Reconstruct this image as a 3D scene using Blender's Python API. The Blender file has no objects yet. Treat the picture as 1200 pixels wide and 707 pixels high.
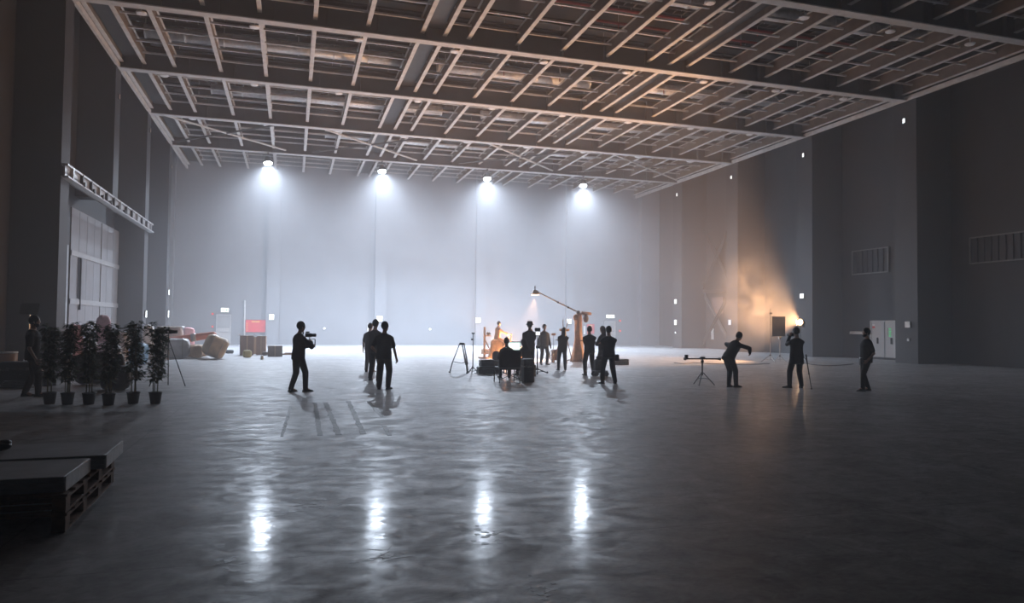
import bpy, bmesh, math, random
from mathutils import Vector, Matrix, noise
random.seed(7)
S = bpy.context.scene
COL = S.collection
PI = math.pi

# ------------------------------------------------------------------ camera
HC = 1.75
FPX, YAW, PITCH, ROLL = 846.4, 0.29596, 0.03189, 0.01025
_f = Vector((math.sin(YAW) * math.cos(PITCH), math.cos(YAW) * math.cos(PITCH), math.sin(PITCH)))
_r = Vector((math.cos(YAW), -math.sin(YAW), 0)); _u = _r.cross(_f)
_R = _r * math.cos(ROLL) + _u * math.sin(ROLL); _U = -_r * math.sin(ROLL) + _u * math.cos(ROLL)
CAM = Vector((0, 0, HC))
cd = bpy.data.cameras.new('camera'); cam = bpy.data.objects.new('camera', cd); COL.objects.link(cam)
cd.sensor_width = 36; cd.lens = FPX / 1200 * 36; cd.clip_start = .05; cd.clip_end = 300
cam.matrix_world = Matrix(((_R.x, _U.x, -_f.x, 0), (_R.y, _U.y, -_f.y, 0), (_R.z, _U.z, -_f.z, HC), (0, 0, 0, 1)))
S.camera = cam
def ray(x, y): return _R * ((x - 600) / FPX) - _U * ((y - 353.5) / FPX) + _f
def onz(x, y, z=0.0): d = ray(x, y); return CAM + d * ((z - HC) / d.z)
def ony(x, y, Y): d = ray(x, y); return CAM + d * (Y / d.y)
def onx(x, y, X): d = ray(x, y); return CAM + d * (X / d.x)

# ------------------------------------------------------------------ haze (the air of the hall), light, exposure
HAZE, HAZE_G = 0.0072, 0.35
w = bpy.data.worlds.new('hall_air'); S.world = w; w.use_nodes = True
nt = w.node_tree; nt.nodes.clear()
wo = nt.nodes.new('ShaderNodeOutputWorld'); wb = nt.nodes.new('ShaderNodeBackground')
wb.inputs[0].default_value = (0, 0, 0, 1); wb.inputs[1].default_value = 0
wv = nt.nodes.new('ShaderNodeVolumeScatter')
wv.inputs['Color'].default_value = (.93, .95, 1, 1); wv.inputs['Density'].default_value = HAZE; wv.inputs['Anisotropy'].default_value = HAZE_G
nt.links.new(wb.outputs[0], wo.inputs['Surface']); nt.links.new(wv.outputs[0], wo.inputs['Volume'])
S.view_settings.view_transform = 'Standard'; S.view_settings.look = 'None'
S.view_settings.gamma = 1; S.view_settings.use_curve_mapping = False
S.view_settings.exposure = 0.0
S.cycles.use_denoising = True
S.cycles.volume_bounces = 1
SPOT_W = 24500        # each of the four backlights under the ceiling
BOOM_W, SET_W, SIDE_W, SMOKE = 12500, 1900, 11500, .26

# ------------------------------------------------------------------ materials
MAT = {}
def mat(name, col, rough=.6, metal=0.0, var=.12, scale=6.0, bump=0.0, emit=None, es=1.0, spec=.5, obj_coord=True):
    if name in MAT: return MAT[name]
    m = bpy.data.materials.new(name); m.use_nodes = True; n = m.node_tree.nodes; l = m.node_tree.links
    b = n['Principled BSDF']; b.inputs['Roughness'].default_value = rough; b.inputs['Metallic'].default_value = metal
    b.inputs['Specular IOR Level'].default_value = spec
    tc = n.new('ShaderNodeTexCoord'); no = n.new('ShaderNodeTexNoise'); no.inputs['Scale'].default_value = scale; no.inputs['Detail'].default_value = 4
    l.new(tc.outputs['Object' if obj_coord else 'Generated'], no.inputs['Vector'])
    r = n.new('ShaderNodeValToRGB'); e = r.color_ramp.elements
    e[0].position = .3; e[1].position = .7
    e[0].color = tuple(c * (1 - var) for c in col) + (1,); e[1].color = tuple(min(1, c * (1 + var)) for c in col) + (1,)
    l.new(no.outputs['Fac'], r.inputs['Fac']); l.new(r.outputs['Color'], b.inputs['Base Color'])
    if bump:
        bp = n.new('ShaderNodeBump'); bp.inputs['Strength'].default_value = bump; bp.inputs['Distance'].default_value = .02
        l.new(no.outputs['Fac'], bp.inputs['Height']); l.new(bp.outputs['Normal'], b.inputs['Normal'])
    if emit:
        b.inputs['Emission Color'].default_value = tuple(emit) + (1,); b.inputs['Emission Strength'].default_value = es
    MAT[name] = m; return m

def floor_material():
    m = bpy.data.materials.new('polished_concrete'); m.use_nodes = True; n = m.node_tree.nodes; l = m.node_tree.links
    b = n['Principled BSDF']; tc = n.new('ShaderNodeTexCoord')
    def nz(scale, det, sx=1, sy=1, rot=0, dist=0, rough=.55):
        mp = n.new('ShaderNodeMapping'); mp.inputs['Scale'].default_value = (sx, sy, 1); mp.inputs['Rotation'].default_value = (0, 0, rot)
        l.new(tc.outputs['Object'], mp.inputs['Vector'])
        t = n.new('ShaderNodeTexNoise'); t.inputs['Scale'].default_value = scale; t.inputs['Detail'].default_value = det
        t.inputs['Distortion'].default_value = dist; t.inputs['Roughness'].default_value = rough
        l.new(mp.outputs[0], t.inputs['Vector']); return t.outputs['Fac']
    def ramp(src, p0, c0, p1, c1):
        r = n.new('ShaderNodeValToRGB'); e = r.color_ramp.elements
        e[0].position, e[0].color = p0, (c0, c0, c0, 1); e[1].position, e[1].color = p1, (c1, c1, c1, 1)
        l.new(src, r.inputs['Fac']); return r.outputs['Color']
    def mix(a, c, fac, mode='MULTIPLY'):
        x = n.new('ShaderNodeMixRGB'); x.blend_type = mode
        if isinstance(fac, float): x.inputs[0].default_value = fac
        else: l.new(fac, x.inputs[0])
        for k, s in ((1, a), (2, c)):
            if isinstance(s, tuple): x.inputs[k].default_value = s
            else: l.new(s, x.inputs[k])
        return x.outputs[0]
    def scuff_f(src, k=.45):
        x = n.new('ShaderNodeMath'); x.operation = 'MULTIPLY'; x.inputs[1].default_value = k; l.new(src, x.inputs[0]); return x.outputs[0]
    big = ramp(nz(.35, 5, dist=.6), .3, .72, .7, 1.0)
    mid = ramp(nz(1.6, 8, 1, 1.2, .3, 1.2, .65), .32, .55, .66, 1.1)
    fine = ramp(nz(9, 6, .8, 1.1, .12, 1.5, .65), .3, .66, .7, 1.12)
    stain = ramp(nz(.8, 8, 1, 1, .9, 2.2, .7), .27, .35, .36, 1.0)
    c = mix((.46, .465, .48, 1), big, 1.0); c = mix(c, mid, 1.0); c = mix(c, fine, 1.0); c = mix(c, stain, 1.0)
    scuff = ramp(nz(1.1, 9, .8, 2.2, .25, 3.5, .72), .60, .0, .70, 1.0)
    c = mix(c, (.62, .63, .65, 1), scuff_f(scuff), 'MIX')
    dark = ramp(nz(.55, 10, 1, 1.6, -.4, 4.0, .78), .655, .0, .70, 1.0)
    c = mix(c, (.05, .05, .052, 1), scuff_f(dark, .75), 'MIX')
    # saw-cut joints of the slab
    br = n.new('ShaderNodeTexBrick'); br.inputs['Scale'].default_value = 1; br.offset = 0; br.inputs['Brick Width'].default_value = 7.57
    br.inputs['Row Height'].default_value = 7.57; br.inputs['Mortar Size'].default_value = .012; br.inputs['Mortar Smooth'].default_value = .3
    br.inputs['Color1'].default_value = br.inputs['Color2'].default_value = (1, 1, 1, 1); br.inputs['Mortar'].default_value = (.7, .7, .7, 1)
    mp = n.new('ShaderNodeMapping'); mp.inputs['Location'].default_value = (2.1, 1.9, 0); l.new(tc.outputs['Object'], mp.inputs['Vector']); l.new(mp.outputs[0], br.inputs['Vector'])
    c = mix(c, br.outputs['Color'], 1.0); l.new(c, b.inputs['Base Color'])
    rg = ramp(nz(1.7, 8, .9, 1.2, .15, 1.6, .72), .34, .34, .66, .64)
    l.new(rg, b.inputs['Roughness'])
    bp = n.new('ShaderNodeBump'); bp.inputs['Strength'].default_value = .08; bp.inputs['Distance'].default_value = .012
    h = mix(nz(8, 6, .8, 1.1, .1, 1.0), nz(34, 4, .8, 1.1, -.1, .5), .3, 'MIX')
    l.new(h, bp.inputs['Height']); l.new(bp.outputs['Normal'], b.inputs['Normal'])
    b.inputs['Specular IOR Level'].default_value = .4; l.new(ramp(nz(2.8, 9, .9, 1.1, .2, 1.6, .75), .36, .05, .64, .28), b.inputs['Coat Weight']); l.new(ramp(nz(5, 6, 1, 1, -.2, 1.2), .3, .09, .7, .2), b.inputs['Coat Roughness'])
    b2 = n.new('ShaderNodeBump'); b2.inputs['Strength'].default_value = .055; b2.inputs['Distance'].default_value = .008; l.new(nz(14, 6, .9, 1, .15, 1.0, .7), b2.inputs['Height']); l.new(b2.outputs['Normal'], b.inputs['Coat Normal'])
    return m

M_FLOOR = floor_material()
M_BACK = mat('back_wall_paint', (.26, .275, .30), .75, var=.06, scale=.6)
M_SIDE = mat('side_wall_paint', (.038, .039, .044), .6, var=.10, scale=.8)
M_DECK = mat('roof_deck', (.02, .02, .022), .9, var=.2, scale=1.5)
M_GIRD = mat('girder_steel', (.068, .066, .066), .55, var=.15, scale=2)
M_FLNG_LIT = mat('flange_lit', (.58, .575, .565), .6, var=.12, scale=3)  # paler than the girder: bounced light from below put into the flange colour
M_BEAM = mat('beam_primer', (.62, .605, .585), .6, var=.15, scale=3)
M_WEB_SHADE = mat('beam_web_shade', (.19, .145, .11), .6, var=.2, scale=3)  # beam tone darkened and browned: shade and warm light put into the webs
M_TUBE = mat('tube_grey', (.58, .585, .59), .5, var=.15, scale=4)
M_PURL = mat('purlin_dark', (.028, .027, .027), .7, var=.2, scale=2)
M_PLATE = mat('catwalk_plate', (.05, .055, .06), .6, var=.2, scale=3)
M_GALV = mat('galvanised_sheet', (.85, .86, .87), .4, .15, var=.15, scale=5)
M_DARK = mat('dark_equipment', (.018, .018, .02), .5, var=.2, scale=9)
M_BLACK = mat('black_plastic', (.010, .010, .011), .45, var=.2, scale=20)
M_METAL = mat('dark_metal', (.10, .10, .105), .35, .8, var=.15, scale=12)
M_STEEL = mat('bright_steel', (.62, .62, .62), .3, .9, var=.1, scale=12)
M_DOOR = mat('door_paint', (.55, .55, .55), .55, var=.05, scale=2)
M_WHITE = mat('white_plastic', (.8, .8, .8), .5, var=.04, scale=8)
M_REDPIPE = mat('red_pipe', (.35, .03, .03), .5, var=.15, scale=4)

# ------------------------------------------------------------------ mesh helpers
class MB:
    def __init__(s): s.v = []; s.f = []
    def add(s, vs, fs):
        o = len(s.v); s.v += [tuple(v) for v in vs]; s.f += [tuple(i + o for i in f) for f in fs]; return s
    def box(s, c, d, rot=None, taper=1.0):
        hx, hy, hz = d[0] / 2, d[1] / 2, d[2] / 2; c = Vector(c)
        vs = [Vector((x * (taper if z > 0 else 1), y * (taper if z > 0 else 1), z)) for z in (-hz, hz) for x, y in ((-hx, -hy), (hx, -hy), (hx, hy), (-hx, hy))]
        if rot is not None: vs = [rot @ v for v in vs]
        return s.add([v + c for v in vs], [(3, 2, 1, 0), (4, 5, 6, 7), (0, 1, 5, 4), (1, 2, 6, 5), (2, 3, 7, 6), (3, 0, 4, 7)])
    def bev(s, c, d, b=.02, rot=None):
        # box with chamfered vertical and top edges
        hx, hy, hz = d[0] / 2, d[1] / 2, d[2] / 2; c = Vector(c); vs = []; fs = []
        for z, k in ((-hz, b * .4), (-hz + b * .4, 0), (hz - b, 0), (hz, b)):
            X, Y = hx - k, hy - k
            for x, y in ((-X + b, -Y), (X - b, -Y), (X, -Y + b), (X, Y - b), (X - b, Y), (-X + b, Y), (-X, Y - b), (-X, -Y + b)): vs.append(Vector((x, y, z)))
        for r in range(3):
            for i in range(8): j = (i + 1) % 8; fs.append((r * 8 + i, r * 8 + j, r * 8 + 8 + j, r * 8 + 8 + i))
        fs.append(tuple(range(7, -1, -1))); fs.append(tuple(range(24, 32)))
        if rot is not None: vs = [rot @ v for v in vs]
        return s.add([v + c for v in vs], fs)
    def tube(s, p0, p1, r0, r1=None, n=10, flat=1.0, up=None):
        p0, p1 = Vector(p0), Vector(p1); r1 = r0 if r1 is None else r1; d = p1 - p0
        if d.length < 1e-6: return s
        d.normalize(); a = Vector(up) if up is not None else (Vector((0, 0, 1)) if abs(d.z) < .95 else Vector((1, 0, 0)))
        x = d.cross(a).normalized(); y = x.cross(d).normalized()
        vs = [p + (x * math.cos(t) + y * math.sin(t) * flat) * r for p, r in ((p0, r0), (p1, r1)) for t in [2 * PI * i / n for i in range(n)]]
        fs = [(i, (i + 1) % n, n + (i + 1) % n, n + i) for i in range(n)] + [tuple(range(n - 1, -1, -1)), tuple(range(n, 2 * n))]
        return s.add(vs, fs)
    def path(s, pts, r, n=8):
        pts = [Vector(p) for p in pts]; rs = r if isinstance(r, (list, tuple)) else [r] * len(pts); vs = []; fs = []
        for i, p in enumerate(pts):
            d = (pts[min(i + 1, len(pts) - 1)] - pts[max(i - 1, 0)]).normalized(); a = Vector((0, 0, 1)) if abs(d.z) < .9 else Vector((1, 0, 0))
            x = d.cross(a).normalized(); y = x.cross(d).normalized()
            vs += [p + (x * math.cos(2 * PI * k / n) + y * math.sin(2 * PI * k / n)) * rs[i] for k in range(n)]
        for i in range(len(pts) - 1):
            for k in range(n): j = (k + 1) % n; fs.append((i * n + k, i * n + j, i * n + n + j, i * n + n + k))
        fs += [tuple(range(n - 1, -1, -1)), tuple(range(len(vs) - n, len(vs)))]
        return s.add(vs, fs)
    def cap(s, p0, r0, p1, r1=None, n=10, m=4):
        # tapered capsule, closed
        p0, p1 = Vector(p0), Vector(p1); r1 = r0 if r1 is None else r1; d = p1 - p0
        d = d.normalized() if d.length > 1e-6 else Vector((0, 0, 1)); a = Vector((0, 0, 1)) if abs(d.z) < .95 else Vector((1, 0, 0))
        x = d.cross(a).normalized(); y = x.cross(d).normalized(); rings = []
        for i in range(1, m + 1): t = PI / 2 * i / m; rings.append((p0 - d * r0 * math.cos(t), r0 * math.sin(t)))
        for i in range(m, 0, -1): t = PI / 2 * i / m; rings.append((p1 + d * r1 * math.cos(t), r1 * math.sin(t)))
        vs = [p0 - d * r0]
        for p, r in rings: vs += [p + (x * math.cos(2 * PI * k / n) + y * math.sin(2 * PI * k / n)) * r for k in range(n)]
        vs.append(p1 + d * r1); L = len(vs) - 1; fs = [(0, 1 + (k + 1) % n, 1 + k) for k in range(n)]
        for i in range(len(rings) - 1):
            for k in range(n): j = (k + 1) % n; fs.append((1 + i * n + k, 1 + i * n + j, 1 + i * n + n + j, 1 + i * n + n + k))
        o = 1 + (len(rings) - 1) * n; fs += [(o + k, o + (k + 1) % n, L) for k in range(n)]
        return s.add(vs, fs)
    def ell(s, c, r, rot=None, n=14, m=9):
        c = Vector(c); vs = [Vector((0, 0, -r[2]))]
        for i in range(1, m): t = PI * i / m; vs += [Vector((r[0] * math.sin(t) * math.cos(2 * PI * k / n), r[1] * math.sin(t) * math.sin(2 * PI * k / n), -r[2] * math.cos(t))) for k in range(n)]
        vs.append(Vector((0, 0, r[2]))); L = len(vs) - 1; fs = [(0, 1 + (k + 1) % n, 1 + k) for k in range(n)]
        for i in range(m - 2):
            for k in range(n): j = (k + 1) % n; fs.append((1 + i * n + k, 1 + i * n + j, 1 + i * n + n + j, 1 + i * n + n + k))
        o = 1 + (m - 2) * n; fs += [(o + k, o + (k + 1) % n, L) for k in range(n)]
        if rot is not None: vs = [rot @ v for v in vs]
        return s.add([v + c for v in vs], fs)
    def loft(s, rings):
        # rings: lists of equal length, closed at both ends
        n = len(rings[0]); vs = [p for r in rings for p in r]; fs = []
        for i in range(len(rings) - 1):
            for k in range(n): j = (k + 1) % n; fs.append((i * n + k, i * n + j, i * n + n + j, i * n + n + k))
        fs += [tuple(range(n - 1, -1, -1)), tuple(range(len(vs) - n, len(vs)))]
        return s.add(vs, fs)
    def lathe(s, prof, n=16, c=(0, 0, 0)):
        c = Vector(c); return s.loft([[c + Vector((r * math.cos(2 * PI * k / n), r * math.sin(2 * PI * k / n), z)) for k in range(n)] for r, z in prof])
    def mesh(s, name, m, smooth=False):
        me = bpy.data.meshes.new(name); me.from_pydata(s.v, [], s.f); me.update()
        for mm in (m if isinstance(m, (list, tuple)) else [m]): me.materials.append(mm)
        bm = bmesh.new(); bm.from_mesh(me); bmesh.ops.recalc_face_normals(bm, faces=bm.faces); bm.to_mesh(me); bm.free()
        if smooth: me.polygons.foreach_set('use_smooth', [True] * len(me.polygons))
        return me
    def build(s, name, m, parent=None, smooth=False, loc=None):
        return link(name, s.mesh(name, m, smooth), parent, loc)
def link(name, me, parent=None, loc=None):
    o = bpy.data.objects.new(name, me); COL.objects.link(o)
    if parent is not None: o.parent = parent
    if loc is not None: o.location = loc
    return o
def tag(o, label, cat, group=None, kind=None):
    o['label'] = label
    if cat: o['category'] = cat
    if group: o['group'] = group
    if kind: o['kind'] = kind
    return o
def thing(name, label, cat, loc=(0, 0, 0), rz=0.0, group=None):
    o = bpy.data.objects.new(name, None); COL.objects.link(o); o.empty_display_size = .2
    o.location = loc; o.rotation_euler = (0, 0, rz); return tag(o, label, cat, group)
def struct(o): o['kind'] = 'structure'; return o
def lampdata(kind, energy, col, parent, loc, aim=None, size=75, blend=.4, rad=.15):
    d = bpy.data.lights.new('lamp_light', kind); d.energy = energy; d.color = col; d.shadow_soft_size = rad
    if kind == 'SPOT': d.spot_size = math.radians(size); d.spot_blend = blend
    o = bpy.data.objects.new('lamp_light', d); COL.objects.link(o); o.parent = parent; o.location = loc
    if aim is not None: o.rotation_euler = Vector(aim).to_track_quat('-Z', 'Y').to_euler()
    return o

# ------------------------------------------------------------------ the hall
GY = [13.95, 21.52, 29.09, 36.66, 44.2, 51.75]      # girders and pilasters stand on these lines
XL, XLB, XR, XRB = -7.8, -9.3, 29.7, 31.9           # pilaster faces and bay walls, left and right
YF, YN = 59.2, -7.0                                 # far wall, wall behind the camera
HG, HB, HT = 13.3, 13.62, 17.2                      # underside of girders, of secondary beams, roof deck
fl = struct(MB().box(((XLB + XRB) / 2, (YF + YN) / 2, -.15), (XRB - XLB + 1, YF - YN + 1, .3)).build('floor', M_FLOOR))
ce = struct(MB().box(((XLB + XRB) / 2, (YF + YN) / 2, HT + .15), (XRB - XLB + 1, YF - YN + 1, .3)).build('ceiling', M_DECK))
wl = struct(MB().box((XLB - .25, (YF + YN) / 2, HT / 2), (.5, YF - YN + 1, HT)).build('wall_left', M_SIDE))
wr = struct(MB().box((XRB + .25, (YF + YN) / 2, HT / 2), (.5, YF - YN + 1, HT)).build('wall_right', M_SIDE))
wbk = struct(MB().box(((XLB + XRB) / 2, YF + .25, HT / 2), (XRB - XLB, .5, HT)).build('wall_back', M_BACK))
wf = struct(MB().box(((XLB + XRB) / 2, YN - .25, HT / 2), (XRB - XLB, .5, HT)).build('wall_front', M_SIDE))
for y in GY:
    z0 = 7.25 if abs(y - 36.66) < .1 else 0
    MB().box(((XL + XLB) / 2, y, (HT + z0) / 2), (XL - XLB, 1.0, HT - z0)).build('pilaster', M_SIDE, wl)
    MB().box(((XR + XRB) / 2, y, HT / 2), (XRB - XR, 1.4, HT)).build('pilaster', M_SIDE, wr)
for x in (-1.4, 6.85, 15.25, 23.4):
    MB().box((x, YF - .2, HT / 2), (.95, .4, HT)).build('pilaster', M_BACK, wbk)
MB().box((11.3, YF - .012, 3.2), (40, .024, .05)).build('ledge', M_BACK, wbk)
# corner columns of the far bay
MB().box(((XL + XLB) / 2 - .4, YF - .3, HT / 2), (.9, .6, HT)).build('pilaster', M_BACK, wbk)
MB().box((XR + 1.2, YF - .3, HT / 2), (1.8, .6, HT)).build('pilaster', M_BACK, wbk)

# girders: deep I sections across the hall
def isec_x(x0, x1, z, wfl, h, tf=.05, tw=.06):
    return MB().box(((x0 + x1) / 2, 0, z + h / 2), (x1 - x0, tw, h)).box(((x0 + x1) / 2, 0, z + h - tf / 2), (x1 - x0, wfl, tf))
for y in GY:
    g = isec_x(XL - .1, XR + .1, HG, .42, 1.15).build('girder', M_GIRD, ce, loc=(0, y, 0))
    MB().box(((XL + XR) / 2, 0, HG + .02), (XR - XL + .2, .42, .045)).build('flange', M_FLNG_LIT, g)
    for k in range(19): MB().box((XL + 1 + 1.98 * k, -.12, HG + .57), (.03, .2, 1.06)).build('stiffener', M_GIRD, g)
# secondary beams along the hall, bay by bay
BX = [-7.68, -6.73, -5.44, -3.42, -1.39, .67, 2.71, 4.89, 5.83, 6.84, 8.96, 11.01, 13.1, 15.12, 16.2, 17.1, 19.4, 21.35, 23.4, 25.5, 27.5]
bays = [(GY[i] + .05, GY[i + 1] - .05) for i in range(5)] + [(GY[5] + .05, YF)]
bmesh_cache = {}
def beam_mesh(L):
    k = round(L, 2)
    if k not in bmesh_cache:
        me = MB().box((0, L / 2, .02), (.17, L, .035)).box((0, L / 2, .58), (.17, L, .035)).box((0, L / 2, .3), (.03, L, .56)).mesh('secondary_beam', [M_BEAM, M_WEB_SHADE])
        me.polygons.foreach_set('material_index', [0] * 12 + [1] * 6); bmesh_cache[k] = me
    return bmesh_cache[k]
tube_cache = {}
def tube_mesh(L):
    k = round(L, 2)
    if k not in tube_cache: tube_cache[k] = MB().box((L / 2, 0, 0), (L, .08, .08)).mesh('cross_tube', M_TUBE)
    return tube_cache[k]
for bi, (y0, y1) in enumerate(bays):
    for x in BX + [XR - .15]:
        link('secondary_beam', beam_mesh(y1 - y0), ce, (x, y0, HB))
    for a, b in ((-7.6, -6.8), (4.97, 5.75), (16.28, 17.02)):
        MB().box(((a + b) / 2, (y0 + y1) / 2, HB + .30), (b - a, y1 - y0, .04)).build('catwalk_plate', M_PLATE, ce)
    nrow = 5
    for r in range(nrow):
        yy = y0 + (y1 - y0) * (r + .6) / nrow
        link('cross_tube', tube_mesh(XR - XL - 1.0), ce, (XL + .9, yy, HB + .35))
    # upper purlins, dark, close under the deck
    for r in range(4):
        yy = y0 + (y1 - y0) * (r + .5) / 4
        MB().box(((XL + XR) / 2, yy, 15.35), (XR - XL, .14, .30)).build('purlin', M_PURL, ce)
for s_, X in ((1, XR), (-1, XL)):
    MB().box((X - s_ * .02, (GY[0] + YF) / 2, HG + .12), (.12, YF - GY[0], .22)).build('edge_beam', M_BEAM, ce)
# horizontal wind bracing in the far bays
for (x0, x1) in ((-7.6, -.6), (1.2, 8.4), (11.5, 18.8), (20.2, 29.4)):
    for a, b in ((x0, x1), (x1, x0)):
        MB().tube((a, 44.5, HB - .12), (b, 51.4, HB - .12), .06, n=6).build('bracing_tube', M_BEAM if a < b else M_GIRD, ce)

# ------------------------------------------------------------------ the four backlights
def backlight(x, lab):
    t = thing('stage_light', lab, 'stage light', (x, 51.6, HG - .003), 0, 'backlights hung under the ceiling')
    MB().tube((0, 0, 0), (0, 0, -.18), .02).box((0, 0, -.03), (.1, .14, .06)).build('clamp', M_METAL, t)
    MB().box((-.33, 0, -.42), (.02, .05, .5)).box((.33, 0, -.42), (.02, .05, .5)).box((0, 0, -.18), (.68, .05, .03)).build('yoke', M_METAL, t)
    aim = Vector((-.08 * (x - 10) / 10, -.28, -1)).normalized(); c = Vector((0, 0, -.62)); q = aim.to_track_quat('Z', 'Y').to_matrix()
    prof = [(.06, -.34), (.16, -.32), (.24, -.1), (.3, .0), (.3, .13), (.28, .13), (.28, .03), (.01, .02)]
    n = 18; rings = [[c + q @ Vector((r * math.cos(2 * PI * k / n), r * math.sin(2 * PI * k / n), z)) for k in range(n)] for r, z in prof]
    MB().loft(rings).build('housing', M_BLACK, t)
    le = MB().lathe([(.02, 0), (.26, .0), (.275, .06), (.24, .13), (.14, .18), (.02, .20)], 18).build('lens', mat('lens_glow', (.9, .95, 1), .3, emit=(.80, .90, 1), es=70), t)
    le.matrix_local = Matrix.Translation(c + aim * .05) @ aim.to_track_quat('Z', 'Y').to_matrix().to_4x4()
    lampdata('SPOT', SPOT_W, (.72, .83, 1), t, c + aim * .3, aim, 142, 1.0, .2)
for x, lab in zip((-1.74, 5.96, 13.7, 21.4), ('glowing backlight under the ceiling, the one next to the grey pilasters by the red banner', 'glowing backlight under the ceiling, second from the wall with the sliding door', 'glowing backlight under the ceiling above the seated figure in orange light', 'glowing backlight under the ceiling, the one closest to the wall with cross bracing')):
    backlight(x, lab)
#OBJECTS
# ------------------------------------------------------------------ ceiling services
M_LAMPWHITE = mat('detector_white', (.85, .85, .85), .4, var=.03, scale=9)
ORD = ('first', 'second', 'third', 'fourth', 'fifth', 'sixth', 'seventh', 'eighth', 'ninth')
BAYN = ('fifth beam bay from the far wall', 'fourth beam bay from the far wall', 'third beam bay from the far wall', 'second beam bay from the far wall', 'beam bay touching the far wall')
def disc_fixture(x, y, lab):
    t = thing('ceiling_fixture', lab, 'ceiling fixture', (x, y, HB - .02), 0, 'white round fixtures under the beams')
    MB().lathe([(.03, -.07), (.17, -.06), (.2, -.03), (.2, 0), (.05, .02)], 16).build('disc', M_LAMPWHITE, t)
    MB().tube((.0, 0, .02), (.0, 0, .62), .018, n=6).build('stem', M_TUBE, t)
for gi, y in enumerate((22.8, 30.4, 37.9, 45.5, 52.9)):
    for k in range(9):
        x = -6.1 + 4.1 * k + (.35 if gi % 2 else 0)
        disc_fixture(x, y, '%s white round fixture from the sliding-door wall, %s' % (ORD[k], BAYN[gi]))
def duct(x0, x1, y, z, r, lab):
    t = thing('air_duct', lab, 'air duct', ((x0 + x1) / 2, y, z), 0, 'silver ducts above the beams'); L = x1 - x0; n = max(2, int(L / 1.6))
    MB().tube((-L / 2, 0, 0), (L / 2, 0, 0), r, n=14).build('duct_pipe', M_GALV, t, True)
    for k in range(n + 1):
        X = -L / 2 + L * k / n; MB().tube((X - .03, 0, 0), (X + .03, 0, 0), r + .03, n=14).build('duct_joint', M_GALV, t)
    for k in range(0, n + 1, 2):
        X = -L / 2 + L * k / n; MB().tube((X, 0, 0), (X, 0, HT - z), .012, n=5).build('hanger_rod', M_TUBE, t)
for a in ((-6.5, 5.0, 35.4, 14.75, .3), (6.8, 15, 35.5, 14.75, .3), (17.5, 26.5, 35.2, 14.75, .28), (-4.5, 8.5, 43.1, 14.75, .28), (11, 28, 42.9, 14.75, .28), (2, 14, 50.9, 14.75, .28), (16, 27, 50.8, 14.75, .28), (-5, 6, 25.1, 14.75, .28), (8, 27, 25.2, 14.75, .28)):
    g_i = 0 if a[2] < 29 else 1 if a[2] < 36.6 else 2 if a[2] < 44.2 else 3 if a[2] < 51.7 else 4
    duct(*a, '%s silver air duct above the %s' % ('sliding-door side' if a[0] < 1 else 'middle' if a[0] < 9 else 'double-door side', BAYN[g_i]))
for y, x0, x1 in ((26.4, 3, 27), (34.6, 6, 22), (27.6, 12, 25)):
    t = thing('sprinkler_pipe', {26.4: 'longest red sprinkler pipe above the fifth beam bay from the far wall', 34.6: 'red sprinkler pipe above the fourth beam bay from the far wall', 27.6: 'shorter red sprinkler pipe above the fifth beam bay from the far wall'}[y], 'pipe', ((x0 + x1) / 2, y, 14.55), 0, 'red pipes above the beams')
    MB().tube((x0 - (x0 + x1) / 2, 0, 0), ((x1 - x0) / 2, 0, 0), .06, n=8).build('pipe_run', M_REDPIPE, t, True)
    for k in range(int((x1 - x0) / 3)):
        X = x0 - (x0 + x1) / 2 + 1 + 3 * k; MB().tube((X, 0, 0), (X, 0, -.25), .025, n=6).build('sprinkler_head', M_REDPIPE, t); MB().tube((X, 0, 0), (X, 0, HT - 14.55), .012, n=5).build('hanger_rod', M_TUBE, t)
M_TRAY = mat('cable_tray', (.12, .11, .10), .5, .3, var=.2, scale=5)
for y, x0, x1, z in ((33.4, -7, 29, 14.7), (41.6, -7, 29, 14.7), (49.9, -7, 29, 14.5), (26.0, -7, 29, 14.7)):
    t = thing('cable_tray', 'long metal cable tray above the ' + BAYN[{26.0: 0, 33.4: 1, 41.6: 2, 49.9: 3}[y]], 'cable tray', ((x0 + x1) / 2, y, z), 0, 'cable trays above the beams'); L = x1 - x0
    MB().box((0, -.2, 0), (L, .03, .14)).box((0, .2, 0), (L, .03, .14)).build('side_rail', M_TRAY, t)
    m = MB()
    for k in range(int(L / .45)): m.box((-L / 2 + .2 + .45 * k, 0, -.05), (.05, .4, .03))
    m.build('rungs', M_TRAY, t)['kind'] = 'stuff'
    for k in range(9): MB().tube((-L / 2 + 1 + 4.2 * k, .2, 0), (-L / 2 + 1 + 4.2 * k, .2, HT - z), .015, n=5).build('hanger_rod', M_TUBE, t)

# ------------------------------------------------------------------ left wall: sliding door and its rail
M_DOORP = mat('sliding_door_sheet', (.34, .35, .37), .4, .3, var=.08, scale=1.2)
M_BAND = mat('sliding_door_band', (.5, .51, .52), .4, .4, var=.08, scale=3)
XD = -9.05
yd0, yd1 = onx(81, 300, XD).y, 43.42
d1 = struct(bpy.data.objects.new('door_1', None)); COL.objects.link(d1); d1.location = (XD, yd0, 0)
LD = yd1 - yd0; NP = 7
for k in range(NP):
    MB().box((0, LD * (k + .5) / NP, 3.3), (.10, LD / NP - .03, 6.5)).build('panel', M_DOORP, d1)
MB().box((-.06, LD / 2, 3.3), (.04, LD, 6.5)).build('door_core', M_DARK, d1)
for z in (2.55, 4.62): MB().box((.07, LD / 2, z), (.05, LD, .22)).build('band', M_BAND, d1)
MB().box((.07, LD * .58, 3.3), (.04, .12, 6.4)).build('band', M_BAND, d1)
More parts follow.
